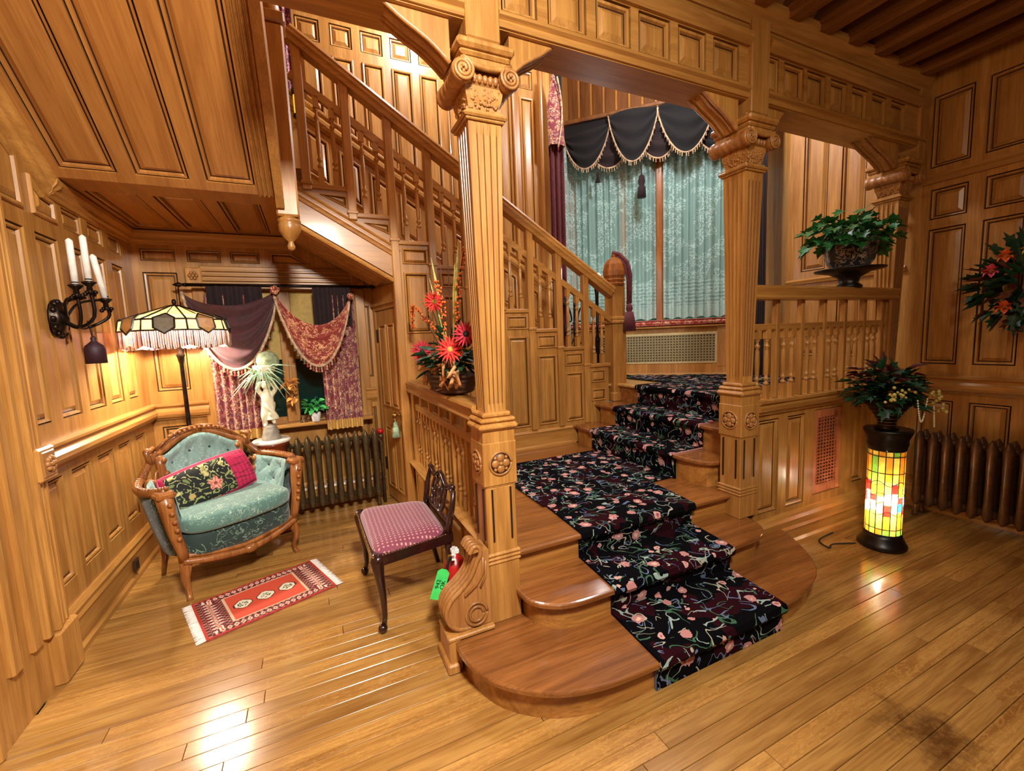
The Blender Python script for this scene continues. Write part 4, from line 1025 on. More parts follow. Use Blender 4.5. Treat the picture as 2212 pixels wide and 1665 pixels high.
def drape(pf, L, z0, z1, amp, nf, mats, name, parent, nz_=10, flare=0, label=None, jit=.25, bandz=None, thick=False):
    """hanging pleated cloth; pf(u, depth)-> base point at z=0"""
    m = MB(); ph = [random.uniform(-jit, jit) for _ in range(nf + 2)]; n = nf * 8
    def off(u):
        k = u * nf; i = int(k); f = k - i; p = ph[i] * (1 - f) + ph[min(i + 1, nf + 1)] * f
        return math.sin(2 * PI * (k + p)) * amp * (1 + .4 * ph[i])
    zt_ = z1 if callable(z1) else (lambda u: z1); zb2 = z0 if callable(z0) else (lambda u: z0)
    def fn(u, v):
        z = zb2(u) + (zt_(u) - zb2(u)) * v; p = pf(u, off(u) * (1 + flare * (1 - v)), v); return V3((p[0], p[1], z))
    m.grid(fn, n, nz_, uvf=lambda u, v: (u * L, zb2(u) + (zt_(u) - zb2(u)) * v))
    if bandz:
        i = 0
        for j in range(nz_):
            for k in range(n):
                if (j + .5) / nz_ < bandz: m.m[i] = 1
                i += 1
    return m.build(name, mats, parent, label=label)
for nm, u0, u1, lab in (('lace_curtain', .02, 1.16, 'white lace curtain panel on the left half of the bay window'), ('lace_curtain', 1.25, 2.14, 'white lace curtain panel on the right half of the bay window')):
    t = thing(nm, bp((u0 + u1) / 2, -.13, 1.73), lab, 'curtain', 'lace curtains of the bay window')
    drape(lambda u, d, v, a=u0, b=u1: bp(a + (b - a) * u, -.13 + d), (u1 - u0), lambda u: 1.72 + .012 * math.sin(u * 40), 4.2, .032, 12 if u0 < 1 else 10, [LACE], 'lace_cloth', t)
t = thing('lace_side_curtain', bp(.0, .25, 1.1), 'narrow lace curtain on the left return of the bay', 'curtain')
drape(lambda u, d, v: bp(.04 + d, -.1 + .5 * u), .5, 1.1, 4.0, .012, 4, [LACE], 'lace_cloth', t)
# black swag valance with fringe
def swagmesh(pl, pr, sag0, sag1, dep, nf, mats, parent, name='swag_cloth', nrm=BN, nu=28, nv=14):
    pl, pr = V3(pl), V3(pr); m = MB()
    def fn(u, v):
        p = pl.lerp(pr, u); s_ = 4 * u * (1 - u)
        sag = sag0 + (sag1 - sag0) * v
        pinch = 1 - (1 - v) * 0
        z = -sag * (s_ ** .8 if s_ > 0 else 0)
        d = dep * s_ * (1 - .3 * v) + .030 * math.sin(v * nf * 2 * PI + .6 * math.sin(u * 6)) * min(1, s_ * 3) * (.6 + .4 * v)
        edge = .5 + (u - .5) * (1 - .12 * v * 0)
        return pl.lerp(pr, edge) + V3((0, 0, z)) + nrm * d
    m.grid(fn, nu, nv, uvf=lambda u, v: (u, v)); o = m.build(name, mats, parent)
    return o, [fn(i / nu, 1) for i in range(nu + 1)]
def fringe(pts, parent, mats, name='fringe', drop=.05, step=.05, nrm=BN, r=.008, band=.010):
    m = MB(); m.tube([p + nrm * .004 for p in pts], band, 6, flat=1); L = 0; k = 0
    for i in range(len(pts) - 1):
        a, b_ = pts[i], pts[i + 1]; L += (b_ - a).length
        while L > step:
            L -= step; p = b_ + nrm * .006; m.mat(k % 2 if len(mats) > 1 else 0)
            m.lathe([(.002, 0), (r * .6, -drop * .3), (r, -drop * .5), (r * .5, -drop * .62), (r * 1.25, -drop)], 6, p); k += 1
    return m.build(name, mats, parent)
sw = thing('swag_valance', bp(1.1, 0, 4.2), 'black velvet swags edged with cream bead fringe above the lace curtains', 'valance')
for (a, b_, za, zc, d) in ((.02, .62, 4.12, .48, .06), (.60, 1.20, 4.27, .62, .12), (1.18, 1.85, 4.27, .62, .12), (1.55, 2.35, 4.0, .40, .02)):
    o, e = swagmesh(bp(a, .02 + d * .3, za), bp(b_, .02 + d * .3, za + (.08 if a < .1 else 0)), .02, zc, d, 3, [BLACKV], sw)
    fringe(e, sw, [TASSEL], step=.035, drop=.05)
for (a, b_, za, zc) in ((.38, .82, 3.86, .20), (.98, 1.42, 3.92, .24)):
    o, e = swagmesh(bp(a, .0, za), bp(b_, .0, za), -.2, zc, .03, 2, [DRED], sw); fringe(e, sw, [TASSEL], step=.035, drop=.05)
bbox(MB(), .02, 2.2, -.02, .0, 3.9, 4.28).build('valance_back', [BLACKV], sw)
for u, z in ((.46, 3.62), (1.38, 3.78)):
    m = MB(); m.tube([bp(u, .08, z + .1), bp(u, .08, z)], .004, 5); m.lathe([(.012, z), (.02, z - .03), (.012, z - .04), (.032, z - .13)], 10, bp(u, .08)); m.build('tassel', [DRED], sw)
t = thing('long_tassel', bp(1.02, .1, 3.3), 'long dark red tassel hanging before the gap of the lace curtains', 'tassel')
m = MB(); m.tube([bp(1.0, .1, 3.72), bp(1.0, .1, 3.5)], .006, 6); m.lathe([(.01, 3.5), (.035, 3.47), (.045, 3.40), (.03, 3.36), (.05, 3.34), (.055, 3.22)], 14, bp(1.0, .1)); m.build('tassel_body', [DRED], t)
# side drapes of the bay
t = thing('red_velvet_drape', (2.62, 4.4, 1.0), 'narrow red velvet drape with tasselled top hanging left of the bay', 'curtain')
drape(lambda u, d, v: (2.56 + .17 * u + .02 * d, 4.36 + d - .03 * u, 0), .3, 1.02, 4.05, .02, 3, [RED], 'velvet_cloth', t)
m = MB()
def ht(u, v):
    wv_ = .02 + .075 * min(1, (1 - v) * 2.2); return V3((2.63 + wv_ * math.cos(2 * PI * u) - .02 * v, 4.30 + wv_ * .6 * math.sin(2 * PI * u), 3.62 + .72 * v))
m.grid(ht, 14, 8, cu=True); m.build('gathered_head', [PAISLEY], t)
fringe([V3((2.62 + .05 * math.sin(i * .3), 4.24 + .0 * i, 4.3 - .065 * i)) for i in range(12)], t, [TASSEL, TASR], step=.03, drop=.04, nrm=V3((0, -1, 0)))
m = MB(); m.tube([(2.62, 4.32, 4.34), (2.62, 4.30, 4.42), (2.65, 4.26, 4.46), (2.66, 4.20, 4.42)], .008, 6); m.tube([(2.62, 4.30, 4.45), (2.8, 4.0, 4.62)], .007, 6); m.build('hook', [CERAM], t)
t = thing('dark_side_drape', (4.5, 3.15, 1.0), 'dark plum drape tied back at the right edge of the bay', 'curtain')
drape(lambda u, d, v: (4.36 + .12 * u + d * .7 - .10 * (1 - abs(v - .25) * 1.3) * (1 - u) * 0, 3.05 + .34 * u * (.55 + .45 * min(1, abs(v - .22) * 2)), 0), .5, 1.02, 4.9, .03, 4, [DRED], 'velvet_cloth', t, nz_=16)
t = thing('reveal_shade_cloth', (2.75, 4.35, 1.0), 'black pleated cloth added as the shade of the reveal behind the red drape', 'curtain')  # black cloth added where the reveal is only in shade
drape(lambda u, d, v: (2.70 + .10 * u, 4.44 - .02 * u + d, 0), .5, 1.02, 5.0, .012, 2, [BLACKV], 'velvet_cloth', t)
# lit lamp and black candelabrum on the stair side
t = thing('glowing_table_lamp', (3.02, 4.15, 1.02), 'bright glowing lamp behind the newel post, half hidden by the handrail', 'lamp')
MB().ball((3.02, 4.15, 2.19), .055, 14).build('globe', [BULB], t)
m = MB(); m.lathe([(.13, 1.02), (.13, 1.04), (.05, 1.08), (.02, 1.2), (.03, 1.5), (.015, 1.55), (.02, 2.0), (.035, 2.12), (.03, 2.14)], 14, (3.02, 4.15, 0)); m.build('stand', [BRONZE], t)
t = thing('black_iron_candelabrum', (2.8, 4.28, 1.02), 'black wrought iron scrollwork stand seen through the stair balusters', 'candelabrum')
m = MB(); m.lathe([(.12, 1.02), (.12, 1.05), (.02, 1.1), (.015, 2.0), (.03, 2.05), (.004, 2.07)], 10, (2.8, 4.28, 0)); m.build('pole', [IRON], t)
for k in range(6):
    a = k * PI / 3 + .2; m = MB(); c, s_ = math.cos(a), math.sin(a)
    m.tube([(2.8 + c * r, 4.28 + s_ * r * .5, z) for r, z in arc([(.0, 1.55), (.07, 1.45), (.14, 1.55), (.12, 1.7), (.05, 1.72), (.08, 1.85), (.15, 1.9), (.12, 2.0)], 4)], .009, 6); m.build('scroll_arm', [IRON], t)

# ================================================================== NOOK WINDOW DRESSING
t = thing('curtain_rod', (-.18, 4.36, 2.085), 'thin dark curtain rod with spear ends over the nook window', 'curtain rod')
m = MB(); m.tube([(-.90, 4.36, 2.085), (.54, 4.36, 2.085)], .014, 8); m.build('rod', [BRONZE], t)
for x, s_ in ((-.90, -1), (.54, 1)):
    m = MB(); m.lathe([(.004, -.07), (.022, -.03), (.008, 0), (.018, .02)], 8, (x, 4.36, 2.085), ax=0) if s_ < 0 else m.lathe([(.018, -.02), (.008, 0), (.022, .03), (.004, .07)], 8, (x, 4.36, 2.085), ax=0); m.build('spear_finial', [BRONZE], t)
NN = V3((0, -1, 0))
for x0, x1, lab in ((-.77, -.42, 'red and gold brocade curtain with a gold hem left of the statue'), (.08, .40, 'red and gold brocade curtain with a gold hem right of the small potted plant')):
    t = thing('brocade_curtain', ((x0 + x1) / 2, 4.33, .78), lab, 'curtain', 'curtains of the nook window')
    drape(lambda u, d, v, a=x0, b=x1: (a + (b - a) * u, 4.33 + d, 0), .35, .765, 2.0, .022, 7, [PAISLEY, GOLDF], 'pleated_cloth', t, nz_=14, bandz=.075)
t = thing('left_window_swag', (-.5, 4.27, 2.05), 'dark maroon velvet swag with tassel fringe on the left of the nook window', 'valance', 'swags of the nook window')
o, e = swagmesh((-.90, 4.28, 2.02), (-.22, 4.28, 2.06), .14, .66, .12, 4, [RED], t, nrm=NN); o.data.materials[0] = plain('deep_maroon_velvet', hx('3A0810'), .75, sheen=.5, var=.3)
fringe(e, t, [TASSEL, TASR], nrm=NN, drop=.055, step=.026, r=.011, band=.013)
drape(lambda u, d, v: (-.74 + .40 * u, 4.30 + d, 0), .4, lambda u: 1.75 - .2 * u, 2.07, .012, 5, [DRED], 'gathered_heading', t)
t = thing('right_window_swag', (.1, 4.25, 2.05), 'rust and gold brocade swag with tassel fringe on the right of the nook window', 'valance', 'swags of the nook window')
o, e = swagmesh((-.26, 4.26, 2.06), (.36, 4.26, 2.0), .30, .66, .10, 4, [PAISLEY2], t, nrm=NN)
fringe(e, t, [TASSEL, TASR], nrm=NN, drop=.055, step=.026, r=.011, band=.013)
drape(lambda u, d, v: (.05 + .32 * u, 4.31 + d, 0), .4, 1.72, 2.07, .012, 5, [DRED], 'gathered_heading', t)
m = MB()
for k in range(5): m.ball((-.24 + .02 * math.cos(k * 1.26), 4.20, 2.03 + .022 * math.sin(k * 1.26)), .018, 8)
m.ball((.36, 4.2, 1.98), .03, 10); m.build('cloth_rosette', [PAISLEY2], t)
# radiator under the window
def radiator(name, loc, rz, n, pitch, h, depth, mat, label, tip=True):
    t = thing(name, loc, label, 'radiator', rz=rz)
    m = MB(); z0 = .09; wv = pitch * .40
    prof = []
    rows = [(z0, .35), (z0 + .02, .75), (z0 + .06, .95), (z0 + .14, .80), (h * .5, .72), (h - .14, .85), (h - .07, 1.0), (h - .035, .72), (h - .012, .35), (h, .08)]
    for sgn in (-1, 1):
        vs_ = []; nn = 12
        for z, k in rows:
            for i in range(nn):
                a = 2 * PI * i / nn; vs_.append((wv * k * math.cos(a), sgn * depth * .27 + depth * .22 * math.sin(a) * (.6 + .4 * k), z))
        m.add(vs_, [(j * nn + i, j * nn + (i + 1) % nn, (j + 1) * nn + (i + 1) % nn, (j + 1) * nn + i) for j in range(len(rows) - 1) for i in range(nn)] + [tuple(range(nn - 1, -1, -1)), tuple(range((len(rows) - 1) * nn, len(rows) * nn))], True)
    m.lathe([(.03, -pitch / 2), (.03, pitch / 2)], 10, (0, 0, z0 + .05), ax=0); m.lathe([(.022, -pitch / 2), (.022, pitch / 2)], 10, (0, 0, h - .07), ax=0)
    me = m.mesh('section', [mat])
    mf = MB(); 
    for i in range(n): inst('section', me, t, ((i - (n - 1) / 2) * pitch, 0, 0))
    for i in (0, n - 1):
        x = (i - (n - 1) / 2) * pitch; mm = MB()
        for yy in (-depth * .3, depth * .3): mm.lathe([(.02, 0), (.022, .02), (.012, .06), (.018, .12)], 8, (x, yy, 0))
        mm.build('foot', [mat], t, world=False)
    return t
r1 = radiator('cast_iron_radiator', (-.06, 4.26, 0), 0, 14, .083, .735, .16, RADM, 'bronze painted cast iron radiator under the nook window')
m = MB(); x = .60; m.tube([(x, 0, 0), (x, 0, .60), (x - .02, 0, .64), (.56, 0, .66)], .016, 8); m.ball((x, 0, .66), .03, 10); m.mat(1); m.lathe([(.03, .69), (.034, .71), (.03, .73)], 10, (x, 0, 0)); m.mat(0); m.build('valve_pipe', [RADM, REDM], r1, world=False)
r2 = radiator('tall_brown_radiator', (4.37, .93, 0), PI / 2, 20, .081, .69, .17, RADM2, 'brown cast iron radiator against the right wall, beside the glass lamp')
# pedestal with statue
pt = thing('marble_top_pedestal', (-.36, 4.06, 0), 'round red mahogany pedestal with white marble top behind the settee', 'table')
m = MB(); m.lathe([(.135, .765), (.145, .772), (.145, .785), (.138, .792)], 32, (-.36, 4.06, 0)); m.build('marble_top', [MARB], pt)
m = MB(); m.lathe([(.11, 0), (.11, .03), (.09, .06), (.06, .12), (.05, .35), (.075, .45), (.06, .5), (.10, .58), (.11, .60), (.105, .73), (.125, .745), (.13, .765)], 28, (-.36, 4.06, 0)); m.build('turned_base', [MAHR], pt)
stt = thing('cherub_statue', (-.36, 4.06, .792), 'cream cherub statue holding up a bowl, standing on the marble pedestal', 'statue')
m = MB()
def rock(u, v):
    a = 2 * PI * u; r = .075 - .035 * v + .008 * noise.noise(V3((math.cos(a) * 2, math.sin(a) * 2, v * 5))); r *= 1 if v < 1 else .01
    return V3((-.36 + r * math.cos(a), 4.06 + r * math.sin(a), .792 + .13 * v + .006 * noise.noise(V3((u * 9, v * 9, 1)))))
m.grid(rock, 24, 10, cu=True); m.add([(-.36 + .075 * math.cos(k * PI / 12), 4.06 + .075 * math.sin(k * PI / 12), .792) for k in range(24)], [tuple(range(23, -1, -1))])
m.build('rocky_base', [STONE], stt)
def skinfig(name, verts, edges, radii, mat, parent, sub=2):
    me = bpy.data.meshes.new(name); off = origin(parent); me.from_pydata([tuple(V3(v) - off) for v in verts], edges, []); me.materials.append(mat)
    o = bpy.data.objects.new(name, me); COL.objects.link(o); o.parent = parent
    sm_ = o.modifiers.new('skin', 'SKIN'); sm_.use_smooth_shade = True; ly = me.skin_vertices[0].data if me.skin_vertices else None
    if ly is None:
        bm = bmesh.new(); bm.from_mesh(me); L = bm.verts.layers.skin.verify(); bm.verts.ensure_lookup_table()
        for i, v in enumerate(bm.verts): v[L].radius = (radii[i], radii[i]); v[L].use_root = (i == 0)
        bm.to_mesh(me); bm.free()
    else:
        for i, d in enumerate(ly): d.radius = (radii[i], radii[i]); d.use_root = (i == 0)
    s2 = o.modifiers.new('sub', 'SUBSURF'); s2.levels = sub; s2.render_levels = sub; return o
X0, Y0, Z0 = -.36, 4.06, .91
fv = [(0, 0, .15), (.0, .0, .22), (0, -.005, .27), (0, -.012, .305), (-.0, -.022, .335), (-.025, 0, .14), (-.035, -.02, .08), (-.03, 0, .01), (.025, 0, .14), (.02, -.03, .10), (.03, .01, .03),
      (-.04, 0, .26), (-.065, -.02, .31), (-.03, -.03, .37), (.04, 0, .26), (.07, -.02, .30), (.045, -.03, .36), (-.035, -.035, .0), (.035, -.02, .015)]
fe = [(0, 1), (1, 2), (2, 3), (3, 4), (0, 5), (5, 6), (6, 7), (0, 8), (8, 9), (9, 10), (2, 11), (11, 12), (12, 13), (2, 14), (14, 15), (15, 16), (7, 17), (10, 18)]
skinfig('figure_body', [(X0 + a, Y0 + b, Z0 + c) for a, b, c in fv], fe, [.048, .045, .042, .02, .024, .034, .027, .018, .034, .027, .018, .023, .018, .014, .023, .018, .014, .012, .012], CREAM, stt)
m = MB(); m.ball((X0, Y0 - .018, Z0 + .335), .036, 16); m.ball((X0, Y0 - .053, Z0 + .332), .006, 6); 
for s_ in (-1, 1): m.ball((X0 + s_ * .013, Y0 - .049, Z0 + .342), .005, 6); m.ball((X0 + s_ * .034, Y0 - .015, Z0 + .333), .008, 6)
for k in range(14): a = k * 2.4; m.ball((X0 + .026 * math.cos(a), Y0 - .008 + .026 * math.sin(a), Z0 + .352 + .012 * math.sin(k)), .013, 6)
m.build('head_with_curls', [CREAM], stt)
m = MB(); m.lathe([(.02, .38), (.03, .385), (.05, .41), (.075, .45), (.085, .49), (.08, .50), (.07, .49), (.04, .46)], 20, (X0, Y0 - .01, Z0)); m.build('held_bowl', [CREAM], stt)
m = MB()
def cloth(u, v): a = PI * (1.1 + u * 1.1); r = .042 + .012 * math.sin(v * 7 + u * 9); return V3((X0 + r * math.cos(a) + .02 * (1 - v), Y0 + r * math.sin(a), Z0 + .05 + .14 * v))
m.grid(cloth, 14, 10); m.build('draped_cloth', [CREAM], stt)
gp = thing('spiky_grass_plant', (X0, Y0, Z0 + .49), 'pale spiky grass plant and moss ball in the bowl above the statue', 'plant')
m = MB(); m.ball((X0 + .03, Y0, Z0 + .53), .085, 14); m.build('moss_ball', [plain('grey_green_moss', hx('8E9A78'), .9, bumpy=.8, var=.4)], gp)
m = MB(); random.seed(3)
for k in range(60):
    a = random.uniform(0, 2 * PI); L = random.uniform(.10, .26); r = random.uniform(.3, 1)
    p = V3((X0 - .02, Y0 - .05, Z0 + .44)); d = V3((math.cos(a), -abs(math.sin(a)) * .5, random.uniform(-.9, .35)))
    m.tube([p, p + d * L * .5 + V3((0, 0, .02)), p + d * L + V3((0, 0, -.05 * r))], [.005, .004, .001], 4)
m.build('grass_blades', [plain('pale_green_blades', hx('B8D8B0'), .6, var=.3)], gp)['kind'] = 'stuff'
# small objects on the sill
def leafmesh(L=.06, Wd=.035, mat=None, lobes=False):
    m = MB(); 
    out = [(0, 0), (Wd * .5, L * .2), (Wd * .42, L * .45), (Wd * .3, L * .7), (0, L), (-Wd * .3, L * .7), (-Wd * .42, L * .45), (-Wd * .5, L * .2)]
    if lobes: out = [(0, 0), (Wd * .25, -L * .08), (Wd * .6, L * .1), (Wd * .35, L * .35), (Wd * .5, L * .62), (Wd * .16, L * .6), (0, L), (-Wd * .16, L * .6), (-Wd * .5, L * .62), (-Wd * .35, L * .35), (-Wd * .6, L * .1), (-Wd * .25, -L * .08)]
    n = len(out); vs_ = [(x, y, .006 * math.sin(y / L * 3) + abs(x) * .35) for x, y in out] + [(0, L * .4, 0)]
    m.add(vs_, [(i, (i + 1) % n, n) for i in range(n)], True); return m.mesh('leaf', [mat or GREENL])
def orient(d, roll=0):
    q_ = V3(d).to_track_quat('Y', 'Z'); e = (q_.to_matrix() @ Matrix.Rotation(roll, 3, 'Y')).to_euler(); return e
def leaves(parent, me, c, rx_, ry_, rz_, n, lo=-.2, sc=(.8, 1.3), droop=.2, fr=None, seed=1, shell=.55):
    random.seed(seed); off = origin(parent)
    for k in range(n):
        while True:
            d = V3((random.gauss(0, 1), random.gauss(0, 1), random.gauss(0, 1)));
            if d.length > .1:
                d.normalize()
                if d.z > lo and (fr is None or d.dot(V3(fr)) > -.35): break
        r = random.uniform(shell, 1); p = V3(c) + V3((d.x * rx_ * r, d.y * ry_ * r, d.z * rz_ * r))
        dd = V3((d.x, d.y, d.z * .6 - droop + random.uniform(-.3, .3))) + V3((random.uniform(-.4, .4), random.uniform(-.4, .4), 0))
        s = random.uniform(*sc); inst('leaf', me, parent, p - off, orient(dd, random.uniform(-.6, .6)), (s, s, s))
t = thing('small_potted_plant', (-.01, 4.38, .85), 'small bright green plant in a white pot on the nook window sill', 'potted plant')
m = MB(); m.lathe([(.032, .85), (.035, .852), (.045, .93), (.042, .94), (.038, .93), (.001, .925)], 20, (-.01, 4.38, 0)); m.build('pot', [CERAM], t)
m = MB()
for k in range(8): a = k * .8; m.tube([(-.01, 4.38, .92), (-.01 + .04 * math.cos(a), 4.38 + .03 * math.sin(a), .98), (-.01 + .07 * math.cos(a), 4.38 + .05 * math.sin(a), 1.0)], .003, 5)
m.build('stems', [GREENL], t)
leaves(t, leafmesh(.055, .045, GREENB), (-.01, 4.36, .985), .10, .07, .075, 46, lo=-.5, seed=5, shell=.3)
for dx, lab in ((0, 'left of two tiny dark figurines on the nook window sill'), (.045, 'right of two tiny dark figurines on the nook window sill')):
    m = MB(); x = -.135 + dx; m.lathe([(.012, .85), (.012, .856), (.004, .86), (.007, .88), (.003, .89), (.008, .90), (.004, .905), (.006, .915), (.001, .922)], 8, (x, 4.40, 0)); tag(m.build('figurine', [IRON]), lab, 'figurine', 'tiny figurines on the sill')
t = thing('orange_silk_flower', (-.18, 4.36, 1.2), 'orange silk flower hanging on a ribbon against the window post', 'flower')
ORG = plain('orange_silk', hx('D08A40'), .7, var=.3)
fm = leafmesh(.07, .05, ORG); leaves(t, fm, (-.20, 4.34, 1.22), .035, .03, .03, 12, lo=-1, seed=9, shell=.2); leaves(t, fm, (-.17, 4.34, 1.10), .02, .02, .03, 5, lo=-1, seed=10)
m = MB(); m.tube([(-.19, 4.35, 1.2), (-.185, 4.40, 1.45)], .002, 4); m.tube([(-.17, 4.34, 1.1), (-.165, 4.35, .98)], .004, 4); m.build('ribbon', [plain('cream_ribbon', hx('D8C090'), .6)], t)

# ================================================================== FLOOR LAMP
lx, ly = -.905, 4.05
t = thing('fringed_floor_lamp', (lx, ly, 0), 'floor lamp with amber mosaic glass shade and beaded fringe in the nook corner', 'floor lamp')
m = MB(); m.lathe([(.14, 0), (.14, .02), (.10, .04), (.03, .07), (.018, .12), (.016, .8), (.024, .84), (.016, .88), (.014, 1.45), (.022, 1.5), (.03, 1.52), (.016, 1.54), (.018, 1.60), (.04, 1.62), (.01, 1.64), (.008, 1.9), (.016, 1.91), (.012, 1.935), (.002, 1.94)], 16, (lx, ly, 0)); m.build('pole_and_base', [BRONZE], t)
MB().ball((lx - .07, ly, 1.71), .03, 10).build('bulb', [BULB], t); MB().ball((lx + .07, ly, 1.71), .03, 10).build('bulb', [BULB], t)
NS = 8; R0, R1, R2 = .03, .33, .345
def sp(a, r, z): return V3((lx + r * math.cos(a), ly + r * math.sin(a), z))
m0 = MB(); shade = m0.lathe([(.035, 1.885), (.03, 1.895), (.012, 1.90)], 16, (lx, ly, 0)).build('shade_cap', [BRONZE], t)
for k in range(NS):
    a0, a1 = 2 * PI * (k + .5) / NS, 2 * PI * (k + 1.5) / NS; am = (a0 + a1) / 2
    T0, T1 = sp(a0, R0, 1.885), sp(a1, R0, 1.885); B0, B1 = sp(a0, R1, 1.775), sp(a1, R1, 1.775); C0, C1 = sp(a0, R2, 1.70), sp(a1, R2, 1.70)
    mid0, mid1 = T0.lerp(B0, .62), T1.lerp(B1, .62)
    Mt = (B0 + B1) / 2
    for nm, q_, mm in (('shade_pane', [T0, T1, mid1, mid0], SHAM), ('shade_pane', [mid0, mid1, B1, B0], SHYE), ('skirt_pane', [B0, B1, C1, C0], SHYE)):
        MB().add(q_, [(0, 1, 2, 3)]).build(nm, [mm], t)
    # hexagonal medallion flush on each facet
    rd = V3((math.cos(am), math.sin(am), 0)); tg = V3((-math.sin(am), math.cos(am), 0)); ap = math.cos(PI / NS)
    c = V3((lx, ly, 1.752)) + rd * (R1 * ap + .012)
    hp_ = [V3((0, 0, .066)) - rd * .075, tg * .060 + V3((0, 0, .032)) - rd * .006, tg * .060 + V3((0, 0, -.036)) + rd * .012, V3((0, 0, -.076)) + rd * .018, tg * -.060 + V3((0, 0, -.036)) + rd * .012, tg * -.060 + V3((0, 0, .032)) - rd * .006]
    hp_ = [c + p for p in hp_]
    o = MB().add(hp_, [(0, 1, 5), (1, 2, 4, 5), (2, 3, 4)]).build('hexagon_pane', [SHGR if k % 2 else SHAM], t)
    m = MB(); m.tube(hp_ + [hp_[0]], .007, 5, sm=False); m.build('lead_frame', [IRON], o)
m = MB()
for k in range(NS):
    a0, a1 = 2 * PI * (k + .5) / NS, 2 * PI * (k + 1.5) / NS
    m.tube([sp(a0, R0, 1.89), sp(a0, R1, 1.778), sp(a0, R2, 1.70)], .006, 5); m.tube([sp(a0, R1, 1.777), sp(a1, R1, 1.777)], .006, 5); m.tube([sp(a0, R2, 1.70), sp(a1, R2, 1.70)], .006, 5)
    m.tube([sp((a0 + a1) / 2, .05, 1.886), sp((a0 + a1) / 2, R1 * .66, 1.822)], .004, 4)
m.build('lead_came', [IRON], t)
m = MB(); BEADS = [plain('pink_beads', hx('D8A8A0'), .3, coat=.5, var=.3), plain('plum_beads', hx('6A3038'), .3, coat=.4), plain('clear_beads', hx('E8DCD0'), .15, coat=.6)]
for k in range(150):
    a = 2 * PI * k / 150; seg = (a / (2 * PI) * NS - .5) % 1; rr = R2 * math.cos(PI / NS) / math.cos((seg - .5) * 2 * PI / NS); p = sp(a, rr, 1.695)
    L = .10 + .03 * abs(math.sin(seg * PI)); m.mat(k % 3); m.tube([p, p - V3((0, 0, L * .4)), p - V3((0, 0, L))], [.003, .0045, .006], 4)
m.build('beaded_fringe', BEADS, t)['kind'] = 'stuff'
m = MB(); m.grid(lambda u, v: sp(2 * PI * u, R2 - .02, 1.70 - (.10 + .03 * abs(math.sin(u * 8 * PI))) * (1 - v)), 64, 2, cu=True); m.build('silk_lining', [glassc('pink_silk', hx('D8A090'), .3, .8)], t)

# ================================================================== SETTEE (local frame: x along the front, y to the back)
DAMASKM = patterned('teal_seat_damask', hx('9CB8A4'), 16, 0, 0, hx('527A70'), contour=.016, sheen=.4)
se = thing('carved_settee', (-.535, 3.39, 0), 'carved walnut settee with tufted green damask back and thick green seat', 'settee', rz=math.atan2(.36, .57))
def bld(m, n, mats, par=se, **k): return m.build(n, mats, par, world=False, **k)
for s_ in (-1, 1):
    m = MB(); m.tube([(s_ * .34, .0, .30), (s_ * .345, -.02, .22), (s_ * .36, -.03, .15), (s_ * .345, -.01, .07), (s_ * .345, -.015, .02), (s_ * .35, -.035, .0)], [.03, .034, .026, .016, .016, .02], 8); bld(m, 'leg', [WALN])
    m = MB(); m.tube([(s_ * .30, .46, .3), (s_ * .30, .46, .14), (s_ * .31, .50, .0)], [.024, .02, .014], 8); bld(m, 'leg', [WALN])
m = MB(); ap = arc([(-.36, -.03, .255), (-.20, -.075, .225), (0, -.09, .20), (.20, -.075, .225), (.36, -.03, .255)], 5)
m.tube(ap, .022, 8); m.tube([(x, y_ + .012, z + .035) for x, y_, z in ap], .016, 8); m.ball((0, -.10, .205), .03, 10, sx=1.6); bld(m, 'carved_apron', [WALN])
def sbox(cx_, cy_, cz_, hx_, hy_, hz_, p=.35, nu=40, nv=16, bow=0):
    m = MB()
    def fn(u, v):
        a, b_ = 2 * PI * u, PI * (v - .5)
        f = lambda x, e: math.copysign(abs(x) ** e, x)
        x = f(math.cos(b_), p) * f(math.cos(a), p) * hx_; y_ = f(math.cos(b_), p) * f(math.sin(a), p) * hy_; z = f(math.sin(b_), .55) * hz_
        return V3((cx_ + x, cy_ + y_ - (bow * (1 - (x / hx_) ** 2) if y_ < 0 else 0), cz_ + z))
    return m.grid(fn, nu, nv, cu=True)
bld(sbox(0, .22, .335, .345, .275, .10, .25, bow=.05), 'upholstered_base', [DAMASK])
bld(sbox(0, .19, .465, .345, .27, .065, .3, bow=.06), 'seat_cushion', [DAMASKM])
# tub shell: arms flare out and rise to the back
pl = arc([(-.40, -.02), (-.46, .12), (-.45, .30), (-.36, .46), (-.2, .53), (0, .55), (.2, .53), (.36, .46), (.45, .30), (.46, .12), (.40, -.02)], 6)
def toph(t):
    s_ = abs(t - .5) * 2
    if s_ >= .43: return .71 - .02 * math.sin(PI * (s_ - .43) / .57)
    if s_ > .29: return .84 - .13 * (s_ - .29) / .14
    return .84 + .11 * (.5 + .5 * math.cos(PI * s_ / .29)) ** .8
nP = len(pl) - 1
def plan(t):
    k = min(t * nP, nP - 1e-6); i = int(k); f = k - i; return V3((pl[i][0] * (1 - f) + pl[i + 1][0] * f, pl[i][1] * (1 - f) + pl[i + 1][1] * f, 0))
def shell(t, v, inn):
    p = plan(t); c = V3((0, .22, 0)); d = (p - c).normalized(); z = .26 + (toph(t) - .26) * v
    sc_ = .80 + .20 * v ** .8; q_ = c + (p - c) * sc_ - d * (.055 if inn else 0); return V3((q_.x, q_.y, z))
SEG = ((.0, .285, 'arm'), (.355, .645, 'back'), (.715, 1.0, 'arm'))
for t0, t1, nm in SEG:
    m = MB(); m.grid(lambda u, v: shell(t0 + (t1 - t0) * u, v, False), 28, 10); bld(m, 'outer_' + nm, [DAMASK])
